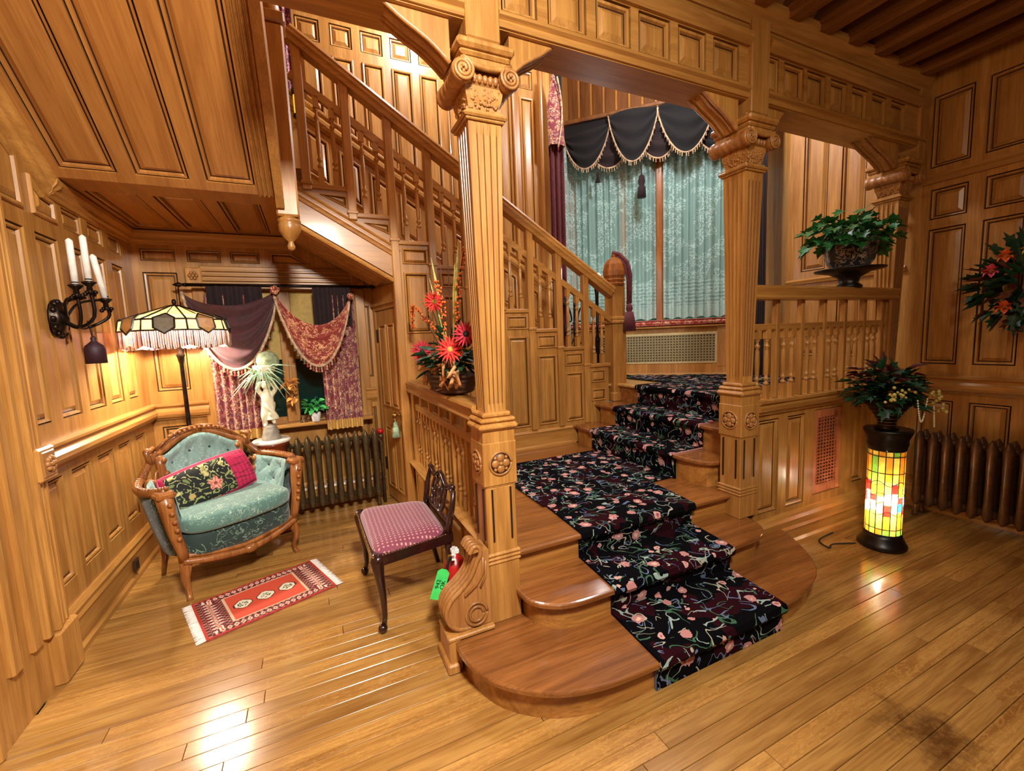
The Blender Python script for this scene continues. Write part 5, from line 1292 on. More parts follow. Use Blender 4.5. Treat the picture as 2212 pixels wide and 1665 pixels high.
btn = [(t_, .60) for t_ in (.43, .50, .57)] + [(t_, .84) for t_ in (.40, .465, .535, .60)] + [(.10, .62), (.18, .62), (.14, .84), (.22, .84), (.90, .62), (.82, .62), (.86, .84), (.78, .84), (.94, .84)]
def inner(u, v):
    p = shell(u, v, True); c = V3((0, .22, 0)); d = (c - V3((p.x, p.y, 0))).normalized()
    for t0, t1, nm in SEG:
        if t0 - .001 <= u <= t1 + .001: q_ = (u - t0) / (t1 - t0); e = max(0, min(1, min(q_, 1 - q_) * 9)) ** .5
    b_ = (.05 if .3 < u < .7 else .03) * e * math.sin(PI * min(1, .03 + v * .97)) ** .35
    for bu_, bv in btn:
        du_, dv_ = abs(u - bu_) / .034, abs(v - bv) / .12
        b_ -= (.06 if .3 < u < .7 else .03) * math.exp(-(du_ * du_ + dv_ * dv_) * 1.3)
        if abs(du_ - dv_) < .3 and du_ < 1.2: b_ -= .008 * (1 - abs(du_ - dv_) / .3)
    return p + d * b_
for t0, t1, nm in SEG:
    m = MB(); m.grid(lambda u, v: inner(t0 + (t1 - t0) * u, v), 90, 40); bld(m, 'tufted_' + nm, [DAMASKL])
for bu_, bv in btn:
    m = MB(); m.ball(inner(bu_, bv), .010, 8); bld(m, 'button', [DAMASK])
for t_ in (.285, .355, .645, .715):
    m = MB(); m.tube([(shell(t_, k / 8, True) + shell(t_, k / 8, False)) / 2 for k in range(9)], .030, 8)
    for k in range(5): m.ball((shell(t_, .3 + k * .16, True)), .022, 6)
    bld(m, 'carved_stile', [WALN])
for t0 in (.30, .66):
    m = MB()
    for k in range(4):
        vv = .45 + .13 * k; pts = [(shell(t0 + .045 * q_ / 6, vv + .09 * math.sin(q_ / 6 * 2 * PI + k), True) + shell(t0 + .045 * q_ / 6, vv, False)) / 2 for q_ in range(7)]; m.tube(pts, .011, 6)
    bld(m, 'carved_openwork', [WALN])
m = MB(); rail = [shell(i / 60, 1, False) * 1 + V3((0, 0, .008)) for i in range(61)]; rail = [V3((p.x * .985, (p.y - .22) * .985 + .22, p.z)) for p in rail]
m.tube(rail, .026, 8)
for i in range(0, 240): p = rail[int(i / 4)].lerp(rail[min(60, int(i / 4) + 1)], (i % 4) / 4); m.ball(p + V3((0, 0, .018)) + V3((.008 * math.sin(i * 1.5), .008 * math.cos(i * 1.5), 0)), .011, 6)
bld(m, 'carved_top_rail', [WALN])
m = MB()
for s_ in (-1, 1):
    m.tube([(s_ * .22, .52, .90), (s_ * .12, .535, .95), (s_ * .04, .53, .985), (s_ * -.03, .53, .96)], .014, 6); m.tube([(s_ * .28, .50, .86), (s_ * .2, .52, .93), (s_ * .1, .53, .99), (0, .53, 1.0)], .012, 6)
    m.tube([(s_ * .31, .47, .80), (s_ * .33, .46, .88), (s_ * .28, .49, .90)], .018, 6); m.ball((s_ * .32, .47, .885), .026, 8)
for k in range(12): m.ball((-.17 + .031 * k, .52, .955 + .03 * math.sin(PI * k / 11)), .015, 6)
bld(m, 'carved_crest', [WALN])
for s_ in (-1, 1):
    m = MB(); m.tube([(s_ * .345, -.01, .25), (s_ * .36, -.035, .33), (s_ * .385, -.03, .45), (s_ * .40, -.025, .58), (s_ * .415, -.03, .70)], [.032, .030, .034, .042, .046], 8)
    m.cbox((s_ * .41 - .05, -.075, .675), (s_ * .41 + .05, .03, .72), .014)
    for k in range(5): m.ball((s_ * (.375 + .007 * k), -.07, .42 + .055 * k), .016, 6)
    bld(m, 'carved_arm_front', [WALN])
# cushion
pc = thing('needlepoint_cushion', (0, 0, 0), 'black needlepoint floral cushion with gathered pink satin ends, lying on the settee', 'cushion')
Ms = Matrix.Translation((-.535, 3.39, 0)) @ Matrix.Rotation(math.atan2(.36, .57), 4, 'Z')
pcen = Ms @ V3((-.05, .27, .635)); pc.location = pcen; pc.rotation_euler = (Matrix.Rotation(math.atan2(.36, .57), 3, 'Z') @ Matrix.Rotation(1.15, 3, 'X') @ Matrix.Rotation(.16, 3, 'Z')).to_euler()
def pcol(x, y_):
    n1 = noise.noise(V3((x * 24, y_ * 24, 3))); n2 = noise.noise(V3((x * 55, y_ * 55, 9))); n3 = noise.noise(V3((x * 16, y_ * 16, 21)))
    if x > .125 or x < -.262 or abs(y_) > .128: return hx('B01848') if noise.noise(V3((x * 9, y_ * 70, 0))) < .2 else hx('7E0C34')
    d = math.hypot(x - .0, y_ + .035); th = math.atan2(y_ + .035, x); d2 = math.hypot(x + .16, y_ + .06)
    if d < .042 + .010 * math.cos(5 * th) + .004 * n2: return hx('8E3A38') if d < .012 or abs(math.sin(2.5 * th)) < .18 else (hx('DC9480') if n2 < .25 else hx('C06A5C'))
    if d2 < .02 + .006 * n2: return hx('B0955A')
    if abs(n1) < .07 and n2 > -.2: return hx('8C9458') if y_ < .02 else hx('B4B478')
    if n3 > .28 and y_ > -.02: return hx('C2B87C') if n2 > 0 else hx('8E8A50')
    if n1 > .42: return hx('6C7A48')
    return hx('0C110E')
def half(sg):
    def fn(u, v):
        x, y_ = u * 2 - 1, v * 2 - 1; k = max(0, (1 - x ** 6)) ** .5 * max(0, (1 - y_ ** 4)) ** .5
        gx_ = 1 - .06 * (1 - y_ * y_) * 0 ; return V3((x * .285 * (1 - .05 * y_ ** 2), y_ * .145 * (1 - .10 * x ** 2), sg * .062 * k + .003 * sg * math.sin(x * 60) * (x > .45)))
    return fn
m = MB(); m.grid(half(1), 190, 100, cf=lambda u, v: pcol((u * 2 - 1) * .285, (v * 2 - 1) * .145)); m.grid(half(-1), 40, 24, cf=lambda u, v: hx('8E1038'))
m.build('cushion_cover', [PAINT], pc, world=False)
m = MB(); ed = []
for (a_, b_) in ((-1, -1), (1, -1), (1, 1), (-1, 1)):
    nx_ = {(-1, -1): (1, -1), (1, -1): (1, 1), (1, 1): (-1, 1), (-1, 1): (-1, -1)}[(a_, b_)]
    for k in range(14):
        x, y_ = a_ + (nx_[0] - a_) * k / 14, b_ + (nx_[1] - b_) * k / 14; ed.append((x * .285 * (1 - .05 * y_ ** 2), y_ * .145 * (1 - .10 * x ** 2), 0))
m.tube(ed + [ed[0]], .008, 6); m.build('piping', [PINK], pc, world=False)
# ================================================================== RUG
rg = thing('small_red_rug', (0, 0, 0), 'small red bokhara rug with three octagons and white fringes on the oak floor', 'rug')
rc = V3((-.385, 2.995, 0)); ru = V3((.66, .24, 0)); Lr = .70; Wr = .47
rg.location = rc; rg.rotation_euler = (0, 0, math.atan2(.245, .68))
def rcol(u, v):
    x, y_ = (u - .5) * Lr, (v - .5) * Wr; ex, ey = Lr / 2 - abs(x), Wr / 2 - abs(y_)
    e = min(ex, ey); ch = (int(u * 140) + int(v * 94)) % 2
    if ey < .012 or ex < .012: return hx('B03020')
    band = .155 if ex / .155 < ey / .085 else .085
    ee = ex if ex / .155 < ey / .085 else ey
    if ee < band:
        w_ = ee / band
        if .9 < w_: return hx('D8B090')
        if w_ < .25 or w_ > .7: return hx('3A1418') if (int(u * 46) + int(v * 31)) % 2 else hx('A86050')
        t_ = (u * Lr * 30 if ey < ex else v * Wr * 30); dd = abs((t_ % 1) - .5) + abs(w_ - .47) * 1.6
        return hx('E0C8B0') if .2 < dd < .42 else (hx('702028') if dd >= .42 else hx('C84028'))
    for k in (-1, 0, 1):
        dx, dy = abs(x - k * .125), abs(y_); o = max(dx, dy, (dx + dy) * .76)
        if o < .052:
            if o > .045: return hx('4A1A18')
            return hx('E8DCC0') if noise.noise(V3((x * 90, y_ * 90, 2))) > -.05 or .03 < o < .045 else hx('3A5A48')
    return hx('C84A30')
m = MB(); m.grid(lambda u, v: V3(((u - .5) * Lr, (v - .5) * Wr, .009 + .0015 * math.sin(u * 9) * math.sin(v * 5))), 150, 100, cf=rcol); m.build('woven_field', [PAINT], rg, world=False)
m = MB(); m.box((-Lr / 2, -Wr / 2, .001), (Lr / 2, Wr / 2, .007)); m.build('backing', [TASR], rg, world=False)
for s_ in (-1, 1):
    m = MB()
    for k in range(60):
        y_ = -Wr / 2 + Wr * (k + .5) / 60; m.tube([(s_ * Lr / 2, y_, .008), (s_ * (Lr / 2 + .025), y_ + random.uniform(-.003, .003), .006), (s_ * (Lr / 2 + .045), y_ + random.uniform(-.008, .008), .004)], .0032, 4)
    m.build('fringe', [plain('white_cotton', hx('E0D8D0'), .9)], rg, world=False)['kind'] = 'stuff'

# ================================================================== SIDE CHAIR
chx = thing('rose_side_chair', (.43, 2.62, 0), 'low-backed dark mahogany side chair with a rose dotted seat, facing the nook', 'chair')
for (x, y_) in ((.235, 2.29), (.215, 2.95)):
    sx, sy = -1, (-1 if y_ < 2.6 else 1)
    m = MB(); m.tube([(x, y_, .44), (x - .012, y_ + sy * .008, .40), (x - .006, y_, .32), (x + .006, y_, .2), (x + .008, y_, .09), (x - .002, y_ + sy * .004, .04)], [.034, .036, .027, .019, .015, .017], 10)
    m.ball((x - .008, y_ + sy * .006, .024), .026, 10); m.build('leg', [MAHO], chx)
for y_ in (2.37, 2.88):
    m = MB(); m.tube([(.63, y_, .44), (.64, y_, .25), (.69, y_ - .0, .0)], [.024, .02, .016], 8); m.build('leg', [MAHO], chx)
m = MB(); m.extr([(.20, 2.25, .385), (.66, 2.34, .385), (.66, 2.91, .385), (.185, 2.99, .385)], (0, 0, .055)); m.build('seat_rail', [MAHO], chx)
m = MB()
cs4 = [V3((.205, 2.265, 0)), V3((.63, 2.345, 0)), V3((.63, 2.905, 0)), V3((.19, 2.975, 0))]
def seat(u, v):
    a = 2 * PI * u; f = lambda x: math.copysign(abs(x) ** .3, x); rr = math.sin(PI / 2 * min(1, v * 1.0)) if v < 1 else 1
    s_, t_ = f(math.cos(a)) * (1 - (1 - min(1, v * 6)) * 0), f(math.sin(a)); k = 1 - v
    s_, t_ = s_ * k, t_ * k; p = (cs4[0] * (1 - s_) * (1 - t_) + cs4[1] * (1 + s_) * (1 - t_) + cs4[2] * (1 + s_) * (1 + t_) + cs4[3] * (1 - s_) * (1 + t_)) / 4
    return V3((p.x, p.y, .432 + .052 * (1 - k ** 6) ** .5))
m.grid(seat, 64, 16, cu=True); m.build('upholstered_seat', [ROSE], chx)
m = MB()
for i in range(26): p = cs4[0].lerp(cs4[1], i / 26); m.ball((p.x, p.y - .006, .44), .004, 5)
for i in range(34): p = cs4[0].lerp(cs4[3], i / 34); m.ball((p.x - .006, p.y, .44), .004, 5)
m.build('brass_nails', [BRASS], chx)['kind'] = 'stuff'
for y_ in (2.36, 2.89):
    m = MB(); s_ = 1 if y_ > 2.6 else -1
    m.tube([(.63, y_, .40), (.645, y_ + s_ * .01, .50), (.665, y_ + s_ * .02, .60), (.68, y_ + s_ * .0, .67), (.68, y_ - s_ * .05, .70)], [.024, .02, .017, .016, .015], 8); m.build('back_post', [MAHO], chx)
m = MB(); m.tube([(.68, 2.36 + .53 * i / 14, .675 + .025 * math.cos((i / 14 - .5) * 4 * PI) + .02 * math.sin(PI * i / 14)) for i in range(15)], .016, 8); m.tube([(.64, 2.37, .50), (.64, 2.88, .50)], .012, 8); m.build('crest_rail', [MAHO], chx)
for c, r in ((2.625, .07), (2.53, .045), (2.72, .045)):
    m = MB(); m.tube([(.66 + .02 * math.sin(a), c + r * math.cos(a), .592 + .085 * math.sin(a)) for a in [k * PI / 10 for k in range(21)]], .011, 6); m.build('carved_loop', [MAHO], chx)
m = MB(); m.ball((.662, 2.625, .592), .03, 10, sz=1.9, sx=.5); m.build('carved_splat', [MAHO], chx)
# fire extinguisher with tag
ex = thing('fire_extinguisher', (.615, 2.17, 0), 'small red fire extinguisher with silver label behind the scroll bracket', 'fire extinguisher')
m = MB(); m.lathe([(.06, 0), (.068, .01), (.068, .30), (.062, .34), (.04, .375), (.02, .39), (.018, .41)], 24, (.615, 2.17, 0)); m.build('cylinder', [REDM], ex)
m = MB(); m.lathe([(.0695, .09), (.0695, .26)], 24, (.615, 2.17, 0))
m.build('label', [LABEL], ex)
def text(body, size, parent, M_, mat, name='lettering', ext=.0008):
    cu_ = bpy.data.curves.new(name, 'FONT'); cu_.body = body; cu_.size = size; cu_.extrude = ext; cu_.align_x = 'CENTER'; cu_.align_y = 'CENTER'
    tmp = bpy.data.objects.new(name, cu_); COL.objects.link(tmp); bpy.context.view_layer.update(); dg = bpy.context.evaluated_depsgraph_get(); me = bpy.data.meshes.new_from_object(tmp.evaluated_get(dg)); bpy.data.objects.remove(tmp)
    me.materials.clear(); me.materials.append(mat); me.transform(Matrix.Translation(-origin(parent)) @ M_)
    o = bpy.data.objects.new(name, me); COL.objects.link(o); o.parent = parent; return o
m = MB()
a0 = -PI / 2 - .55
def lab(th, z, r=.0712): return V3((r * math.cos(th), r * math.sin(th), z))
m.grid(lambda u, v: lab(a0 - .38 + .52 * u, .11 + .13 * v, .0702) + V3((.615, 2.17, 0)), 8, 1); m.build('black_label_panel', [BLACK], ex)
for i, chh in enumerate('ABC'):
    th = a0 - .12; p = lab(th, .135 + .038 * i, .071); nr = V3((math.cos(th), math.sin(th), 0)); Mt = Matrix.Translation(p) @ (Matrix((V3((-nr.y, nr.x, 0)), V3((0, 0, 1)), nr)).transposed().to_4x4())
    text(chh, .036, ex, Mt, LABEL)
m = MB(); m.cbox((.595, 2.15, .405), (.635, 2.19, .43), .004); m.bar((.615, 2.19, .43), (.575, 2.06, .455), .018, .008); m.bar((.615, 2.19, .425), (.58, 2.08, .415), .016, .006); m.build('valve_handle', [CERAM], ex)
m = MB(); m.tube([(.60, 2.15, .415), (.57, 2.13, .40), (.553, 2.13, .33), (.555, 2.13, .2)], .008, 6); m.build('hose', [BLACK], ex)
m = MB(); m.lathe([(.02, 0), (.022, .006), (.018, .010)], 12, (0, 0, 0)); m.xf(Matrix.Translation((.585, 2.14, .40)) @ V3((-.5, -.8, .1)).to_track_quat('Z', 'Y').to_matrix().to_4x4()); m.build('pressure_gauge', [BRASS], ex)
tg_ = thing('green_inspection_tag', (.545, 2.10, .40), 'bright green inspection tag hanging from the fire extinguisher', 'tag')
cc = V3((.50, 2.07, .31)); ax_ = V3((-.045, -.02, -.10)).normalized(); bx_ = V3((1, -.1, -.45)).normalized(); bx_ = (bx_ - ax_ * bx_.dot(ax_)).normalized(); nn_ = ax_.cross(bx_).normalized()
if nn_.y > 0: nn_ = -nn_
m = MB(); m.extr([cc + ax_ * .075 + bx_ * .032, cc + ax_ * .075 - bx_ * .032, cc - ax_ * .06 - bx_ * .032, cc - ax_ * .075 - bx_ * .015, cc - ax_ * .075 + bx_ * .015, cc - ax_ * .06 + bx_ * .032], nn_ * .002); m.build('card', [GREENTAG], tg_)
rx_ = -ax_; uy = nn_.cross(rx_)
for i, (s_, z_) in enumerate((('942', .012), ('OK', -.014))):
    Mt = Matrix.Translation(cc + nn_ * .003 + uy * z_) @ Matrix((rx_, uy, nn_)).transposed().to_4x4(); text(s_, .03, tg_, Mt, BLACK)
m = MB(); m.tube([cc - ax_ * .07, V3((.575, 2.12, .42))], .002, 4); m.build('string', [BLACK], tg_)

# ================================================================== SCONCE with candles and bell tassel
sc_ = thing('brass_wall_sconce', (XL, 3.22, 1.80), 'dark brass wall sconce with three white candles on the left wall', 'wall sconce')
m = MB(); m.lathe([(.075, 0), (.08, .01), (.06, .02), (.065, .03), (.03, .045), (.01, .06)], 16, (XL, 3.20, 1.75), ax=0, sy=1.35)
for k in range(12): m.ball((XL + .02, 3.20 + .068 * math.cos(k * PI / 6), 1.75 + .092 * math.sin(k * PI / 6)), .016, 6)
m.build('back_plate', [BRONZE], sc_)
cpos = [(XL + .16, 3.11, 1.93, 0, .24), (XL + .24, 3.11, 1.955, 0, .24), (XL + .22, 3.37, 1.86, -.09, .22)]
cpos = [(-1.12, 3.13, 1.93, .0, .24), (-1.07, 3.15, 1.95, .0, .245), (-1.05, 3.27, 1.87, -.06, .24)]
for x, y_, z, tl_, h_ in cpos:
    m = MB(); m.tube(arc([(XL + .03, 3.20, 1.75), (XL + .10, (3.20 + y_) / 2, 1.70), (x, y_ + .01, 1.76), (x, y_, z - .04)], 4), .009, 6); m.tube(arc([(XL + .05, 3.20, 1.76), (XL + .08, y_, 1.84), (x - .02, y_, 1.86)], 4), .007, 6)
    for k in range(5): m.ball((x + .022 * math.cos(k * 1.26), y_ + .022 * math.sin(k * 1.26), z - .06 - .012 * (k % 2)), .012, 6)
    m.build('scroll_arm', [BRONZE], sc_)
    m = MB(); m.lathe([(.006, z - .06), (.014, z - .05), (.012, z - .03), (.028, z - .015), (.034, z - .006), (.015, z), (.016, z + .012)], 12, (x, y_, 0)); m.build('candle_cup', [BRONZE], sc_)
    m = MB(); m.tube([(x, y_, z), (x + tl_ * .3, y_ + tl_ * .5, z + h_ - .012), (x + tl_ * .32, y_ + tl_ * .55, z + h_)], [.0155, .0155, .004], 12); m.build('candle', [WHITE], sc_)
t = thing('bell_tassel', (-1.10, 3.22, 1.60), 'dark plum bell tassel hanging under the wall sconce', 'tassel')
m = MB(); m.tube([(-1.12, 3.21, 1.74), (-1.11, 3.22, 1.63)], .004, 5); m.lathe([(.006, 1.655), (.014, 1.64), (.010, 1.63), (.018, 1.62), (.040, 1.60), (.046, 1.58), (.048, 1.50)], 16, (-1.11, 3.22, 0)); m.build('tassel_body', [plain('plum_tassel', hx('30101A'), .6)], t)

# ================================================================== STAINED GLASS FLOOR LAMP + ARRANGEMENT
gx, gy = 3.518, 1.554
t = thing('stained_glass_cylinder_lamp', (gx, gy, 0), 'glowing stained glass cylinder lamp on the floor before the brown radiator', 'floor lamp')
m = MB(); m.lathe([(.132, 0), (.138, .015), (.136, .03), (.128, .04), (.12, .06), (.11, .08), (.104, .105)], 32, (gx, gy, 0)); m.build('base', [IRON], t)
m = MB(); m.lathe([(.104, .695), (.107, .715), (.114, .735), (.11, .76), (.126, .80), (.136, .825), (.132, .835), (.10, .835), (.001, .83)], 32, (gx, gy, 0)); m.build('top_rim', [IRON], t)
MB().ball((gx, gy, .33), .026, 12).build('bulb', [BULB], t)
random.seed(21); rows = [(.108, .15), (.15, .26), (.26, .33), (.33, .39), (.39, .47), (.47, .54), (.54, .655), (.655, .692)]; ncol = 16; RG = .100
for j, (za, zb3) in enumerate(rows):
    for i in range(ncol):
        a0, a1 = 2 * PI * i / ncol + .03, 2 * PI * (i + 1) / ncol - .03
        if j in (0, 7): key = random.choice(('yellow', 'amber', 'green'))
        elif j in (1, 5, 6): key = ('amber', 'green', 'yellow', 'amber', 'yellow', 'orange')[i % 6]
        elif j == 4: key = random.choice(('yellow', 'amber', 'white', 'red', 'blue'))
        else: key = random.choice(('white', 'white', 'yellow', 'blue', 'white', 'red', 'white'))
        k0, k1 = (0 if j in (0, 1, 6) else .016), (0 if j in (0, 5, 7) else .016)
        k0 = 0 if j in (0, 1, 6, 7) else .016; k1 = 0 if j in (7, 0, 5, 6) else .016
        zA, zB = za + k0 * math.sin(i * 1.7 + j) + .002, zb3 + k1 * math.sin(i * 1.7 + j + 1) - .002
        m = MB(); m.grid(lambda u, v: V3((gx + RG * math.cos(a0 + (a1 - a0) * u), gy + RG * math.sin(a0 + (a1 - a0) * u), zA + (zB - zA) * v)), 2, 1)
        m.build('pane', [GL[key]], t)
m = MB()
for i in range(ncol): a = 2 * PI * i / ncol; m.tube([(gx + RG * math.cos(a), gy + RG * math.sin(a), z) for z in (.10, .70)], .0026, 4)
for j in range(9):
    z = rows[j][0] if j < 8 else .692; am_ = .016 if 2 <= j <= 5 else 0
    m.tube([(gx + RG * math.cos(2 * PI * i / 36), gy + RG * math.sin(2 * PI * i / 36), z + am_ * math.sin((i / 2) * 1.7 + j)) for i in range(37)], .0024, 4)
m.build('lead_came', [IRON], t)
m = MB(); m.tube(arc([(gx - .16, gy + .08, .02), (gx - .28, gy + .16, .008), (gx - .36, gy + .14, .008), (gx - .30, gy + .24, .008), (gx - .1, gy + .26, .01)], 6), .005, 6); m.build('power_cord', [BLACK], t)
vx, vz = gx - .02, 0
vt = thing('flower_vase', (gx, gy, .835), 'dark ribbed fluted vase standing on the glowing glass lamp', 'vase')
m = MB(); m.lathe([(.06, .836), (.068, .845), (.045, .86), (.05, .87), (.045, .88), (.055, .90), (.075, .94), (.11, .99), (.155, 1.035), (.15, 1.04), (.05, .97)], 24, (vx, gy, 0)); m.build('vase_body', [BRONZE], vt)
for z, r in ((.865, .05), (.885, .05), (.91, .062), (.94, .079), (.965, .094)):
    MB().lathe([(r - .004, z - .004), (r + .004, z), (r - .002, z + .006)], 24, (vx, gy, 0)).build('rope_band', [MATS.get('bronze_gilt') or plain('bronze_gilt', hx('6A5230'), .4, metal=.6)], vt)
ar = thing('dark_leaf_arrangement', (gx, gy, 1.03), 'dark leafy arrangement with yellow berries and bead strings in the ribbed vase', 'flower arrangement')
leaves(ar, leafmesh(.075, .05, GREEND, True), (vx - .03, gy, 1.10), .30, .22, .17, 200, lo=-.75, seed=31, shell=.1, sc=(.7, 1.4))
leaves(ar, leafmesh(.08, .03, plain('dark_red_leaf', hx('4A1A18'), .5, var=.3)), (vx - .06, gy, 1.17), .22, .16, .13, 50, lo=0, seed=32, shell=.4)
YB_ = plain('yellow_berry', hx('C0B060'), .4, coat=.4); random.seed(33)
for (bx, bz, n) in ((-.30, 1.08, 8), (-.22, 1.13, 8), (-.14, 1.11, 5), (.22, 1.06, 8), (.28, .98, 9)):
    m = MB()
    for k in range(n): m.ball((vx + bx + random.uniform(-.03, .03), gy - .16 + random.uniform(-.03, .03), bz + random.uniform(-.035, .035)), random.uniform(.008, .013), 6)
    m.build('berry_cluster', [YB_], ar)['kind'] = 'stuff'
PB = plain('pearl_bead', hx('E8E0C0'), .2, coat=.6)
for f_, n in ((lambda q_: (vx - .11 + .12 * q_, gy - .20, 1.06 - .14 * math.sin(PI * q_)), 26), (lambda q_: (vx + .26 + .02 * q_, gy - .14, .98 - .14 * q_), 14)):
    m = MB(); m.tube([f_(k / (n - 1)) for k in range(n)], .0015, 4)
    for k in range(n): m.ball(f_(k / (n - 1)), .0055, 6)
    m.build('bead_string', [PB], ar)

# ================================================================== IVY URN
t = thing('ivy_urn', (3.76, 1.96, 1.825), 'dark painted urn on a flared stand, set on the platform handrail', 'planter')
m = MB(); m.lathe([(.085, 1.825), (.085, 1.84), (.06, 1.86), (.07, 1.90), (.13, 1.935), (.22, 1.955), (.225, 1.965), (.12, 1.966)], 24, (3.76, 1.96, 0)); m.build('flared_stand', [IRON], t)
m = MB(); m.lathe([(.09, 1.966), (.12, 1.975), (.15, 2.02), (.165, 2.09), (.17, 2.15), (.185, 2.165), (.18, 2.175), (.15, 2.16)], 8, (3.76, 1.96, 0), sm=False, rot=.3); m.build('urn_bowl', [patterned('painted_urn', hx('9A8A78'), 16, 0, 0, hx('1C1A22'), rough=.3, contour=.05)], t)
iv = thing('ivy_plant', (3.74, 1.96, 2.15), 'bushy trailing green ivy spilling over the painted urn', 'plant')
leaves(iv, leafmesh(.085, .08, GREENL, True), (3.70, 1.94, 2.19), .37, .24, .20, 190, lo=-.55, seed=41, shell=.35, droop=.5)
m = MB(); random.seed(42)
for k in range(22):
    a = random.uniform(0, 2 * PI); r = random.uniform(.2, .36); m.tube([(3.75, 1.95, 2.14), (3.75 + r * .5 * math.cos(a), 1.95 + r * .4 * math.sin(a), 2.26), (3.75 + r * math.cos(a), 1.95 + r * .6 * math.sin(a), 2.14)], .003, 4)
m.build('vines', [GREEND], iv)
# ================================================================== WREATH on the right wall
t = thing('autumn_wreath', (4.46, 1.22, 1.80), 'autumn leaf wreath with orange and pink flowers on the right wall', 'wreath')
m = MB(); m.tube([(4.48, 1.22 + .19 * math.cos(a), 1.80 + .22 * math.sin(a)) for a in [k * PI / 12 for k in range(25)]], .045, 8); m.build('twig_ring', [plain('brown_twigs', hx('2A1C10'), .9, bumpy=.8)], t)
lf = leafmesh(.11, .075, GREEND, True); lf2 = leafmesh(.10, .07, plain('autumn_brown_leaf', hx('6A3A1E'), .6, var=.3), True); random.seed(51)
for k in range(150):
    a = random.uniform(0, 2 * PI); r = .27 * random.uniform(0.02, 1) ** .6; o_ = V3((-.06 - random.uniform(0, .05), r * math.cos(a), r * 1.1 * math.sin(a)))
    inst('leaf', lf if k % 4 else lf2, t, o_, orient(V3((-.35, math.cos(a), math.sin(a))), random.uniform(-.7, .7)))
pm_ = {c: leafmesh(.055, .045, plain('petal_' + c, hx(h), .6, var=.3)) for c, h in dict(orange='D8642A', pink='D84A60', yellow='D8A840').items()}
for k, (a, c) in enumerate(((2.3, 'yellow'), (1.7, 'yellow'), (1.9, 'pink'), (2.8, 'orange'), (3.1, 'orange'), (3.4, 'pink'), (3.8, 'orange'), (4.3, 'pink'), (5.2, 'orange'), (.4, 'pink'), (1.0, 'orange'))):
    fl_ = MB().ball((0, 0, 0), .016, 8).build('flower', [GOLDF], t, world=False, loc=(-.13, .17 * math.cos(a), .20 * math.sin(a)))
    for q_ in range(7): b_ = q_ * .9; inst('petal', pm_[c], fl_, (0, 0, 0), orient(V3((-.5, math.cos(b_), math.sin(b_)))))

# ================================================================== FLOWER BASKET on the low balustrade
t = thing('autumn_flower_basket', (.79, 2.62, 1.225), 'basket of red gerberas, orange berries and gold ribbon on the low balustrade', 'flower arrangement')
WK = plain('dark_wicker', hx('4A2C1A'), .7, bumpy=.7, var=.3)
m = MB(); m.lathe([(.10, 1.225), (.12, 1.235), (.14, 1.30), (.145, 1.34), (.13, 1.34), (.001, 1.32)], 20, (.80, 2.66, 0), sy=1.9)
for z in (1.245, 1.275, 1.305, 1.335): m.tube([(.80 + (.118 + (z - 1.24) * .3) * math.cos(a), 2.66 + (.118 + (z - 1.24) * .3) * 1.9 * math.sin(a), z) for a in [k * PI / 14 for k in range(29)]], .009, 5)
m.build('wicker_basket', [WK], t)
m = MB(); random.seed(61)
for k in range(22):
    y0 = 2.30 + .034 * k; zz = random.uniform(1.26, 1.42); ph = random.uniform(0, 6); m.tube(arc([(.70 + random.uniform(-.03, .05), y0 + .055 * math.sin(q_ * 1.9 + ph), zz + .045 * math.cos(q_ * 2.3 + ph)) for q_ in range(5)], 5), .011, 5, flat=.35)
m.build('gold_ribbon_loops', [plain('striped_gold_ribbon', hx('C08A58'), .5, var=.5)], t)
leaves(t, leafmesh(.09, .05, GREEND), (.80, 2.64, 1.42), .15, .32, .20, 130, lo=-.5, seed=62, shell=.2)
gm = leafmesh(.075, .017, plain('gerbera_red', hx('D02418'), .6, var=.3)); gm2 = leafmesh(.075, .018, plain('gerbera_crimson', hx('A80C28'), .6, var=.3))
CAM = V3((0, 0, 1.55))
for (p, me_, sz) in (((.70, 2.33, 1.50), gm, 1.0), ((.76, 2.22, 1.58), gm2, .9), ((.70, 3.0, 1.48), gm2, 1.1), ((.74, 2.75, 1.80), gm, .9)):
    c = V3(p); vw = (CAM - c).normalized() + V3((0, 0, .25)); vw.normalize(); q4 = vw.to_track_quat('Z', 'Y')
    fl_ = MB().lathe([(.003, .008), (.014, .006), (.018, 0), (.001, -.01)], 12).build('gerbera', [BLACK if me_ is gm2 else GOLDF], t, world=False, loc=c - V3(t.location), rot=q4.to_euler())
    for k in range(20):
        a = k * 2 * PI / 20; inst('petal', me_, fl_, (.010 * math.cos(a), .010 * math.sin(a), -.002 * (k % 2)), (.12 - .25 * (k % 2), 0, a - PI / 2), (sz, sz, sz))
    MB().tube([(0, 0, -.01), tuple(q4.inverted() @ (V3((.80, 2.62, 1.32)) - c))], .004, 5).build('stem', [GREENL], fl_, world=False)
OB = plain('orange_berry', hx('E0641E'), .4, coat=.3, var=.3)
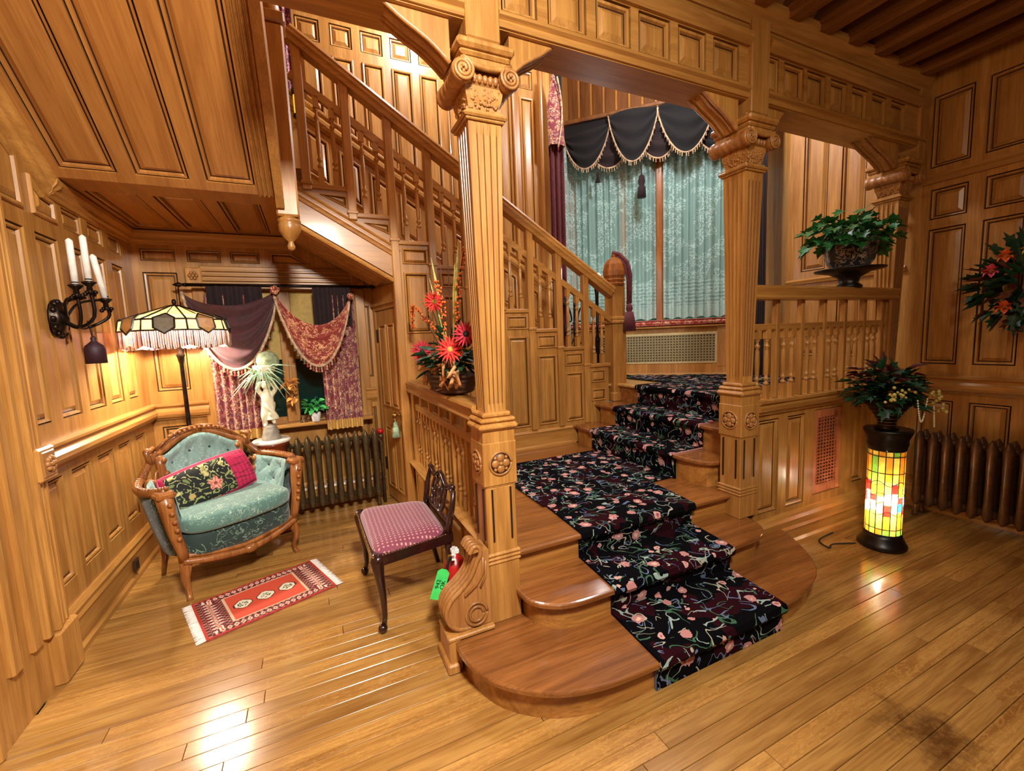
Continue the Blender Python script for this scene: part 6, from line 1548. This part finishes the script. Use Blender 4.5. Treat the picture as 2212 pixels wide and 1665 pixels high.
for pts in ([(.78, 2.6, 1.36), (.74, 2.75, 1.62), (.72, 3.0, 1.72), (.74, 3.35, 1.82), (.74, 3.42, 1.76), (.74, 3.44, 1.66)], [(.78, 2.5, 1.40), (.78, 2.42, 1.66), (.78, 2.36, 1.86), (.78, 2.24, 2.02)], [(.78, 2.55, 1.4), (.74, 2.56, 1.6), (.72, 2.5, 1.78), (.72, 2.62, 1.90)]):
    cvv = arc(pts, 10); m = MB(); m.tube(cvv, .004, 5); m.mat(1)
    for k, p in enumerate(cvv[8:]):
        for q_ in range(2): m.ball((p[0] + random.uniform(-.012, .012), p[1] + random.uniform(-.02, .02), p[2] + random.uniform(-.014, .014)), .008, 6)
    m.build('berry_spray', [WK, OB], t)
GR = plain('pale_wheat', hx('B8B060'), .7, var=.3)
for dy, dz, w_ in ((.28, .72, .012), (.36, .60, .009), (-.30, .70, .013), (-.22, .60, .01), (.50, .55, .003), (.62, .48, .003), (.7, .40, .003), (.44, .66, .003), (.1, .75, .003), (-.1, .8, .003)):
    m = MB(); p0, p1 = V3((.79, 2.6, 1.38)), V3((.77, 2.6 + dy, 1.38 + dz)); m.tube([p0, p0.lerp(p1, .5), p0.lerp(p1, .7), p1], [.003, .004, w_, .001], 6); m.build('dried_grass_stem', [GR if w_ > .005 else WK], t)
# ================================================================== upper landing: wall lamp and red drape
t = thing('yellow_glass_wall_lamp', (.08, 4.42, 3.6), 'small lit yellow glass wall lamp high behind the stair rail', 'wall lamp')
m = MB(); m.lathe([(.032, 3.56), (.034, 3.60), (.034, 3.72)], 12, (.07, 4.40, 0)); m.build('glass_cylinder', [GLOW], t)
m = MB(); m.lathe([(.01, 3.52), (.045, 3.54), (.045, 3.56)], 12, (.07, 4.40, 0)); m.lathe([(.04, 3.72), (.045, 3.76), (.01, 3.80)], 12, (.07, 4.40, 0)); m.bar((.07, 4.40, 3.54), (.07, 4.5, 3.54), .02, .02); m.build('bracket', [IRON], t)
t = thing('upper_red_drape', (.0, 4.4, 3.7), 'purple red patterned drape hanging at the top of the stairs', 'curtain')
drape(lambda u, d, v: (-.04 + .12 * u, 4.38 + d, 0), .2, 3.75, 5.2, .015, 2, [patterned('purple_red_brocade', hx('C08090'), 18, 0, 0, hx('5A1430'), contour=.06)], 'drape_cloth', t)
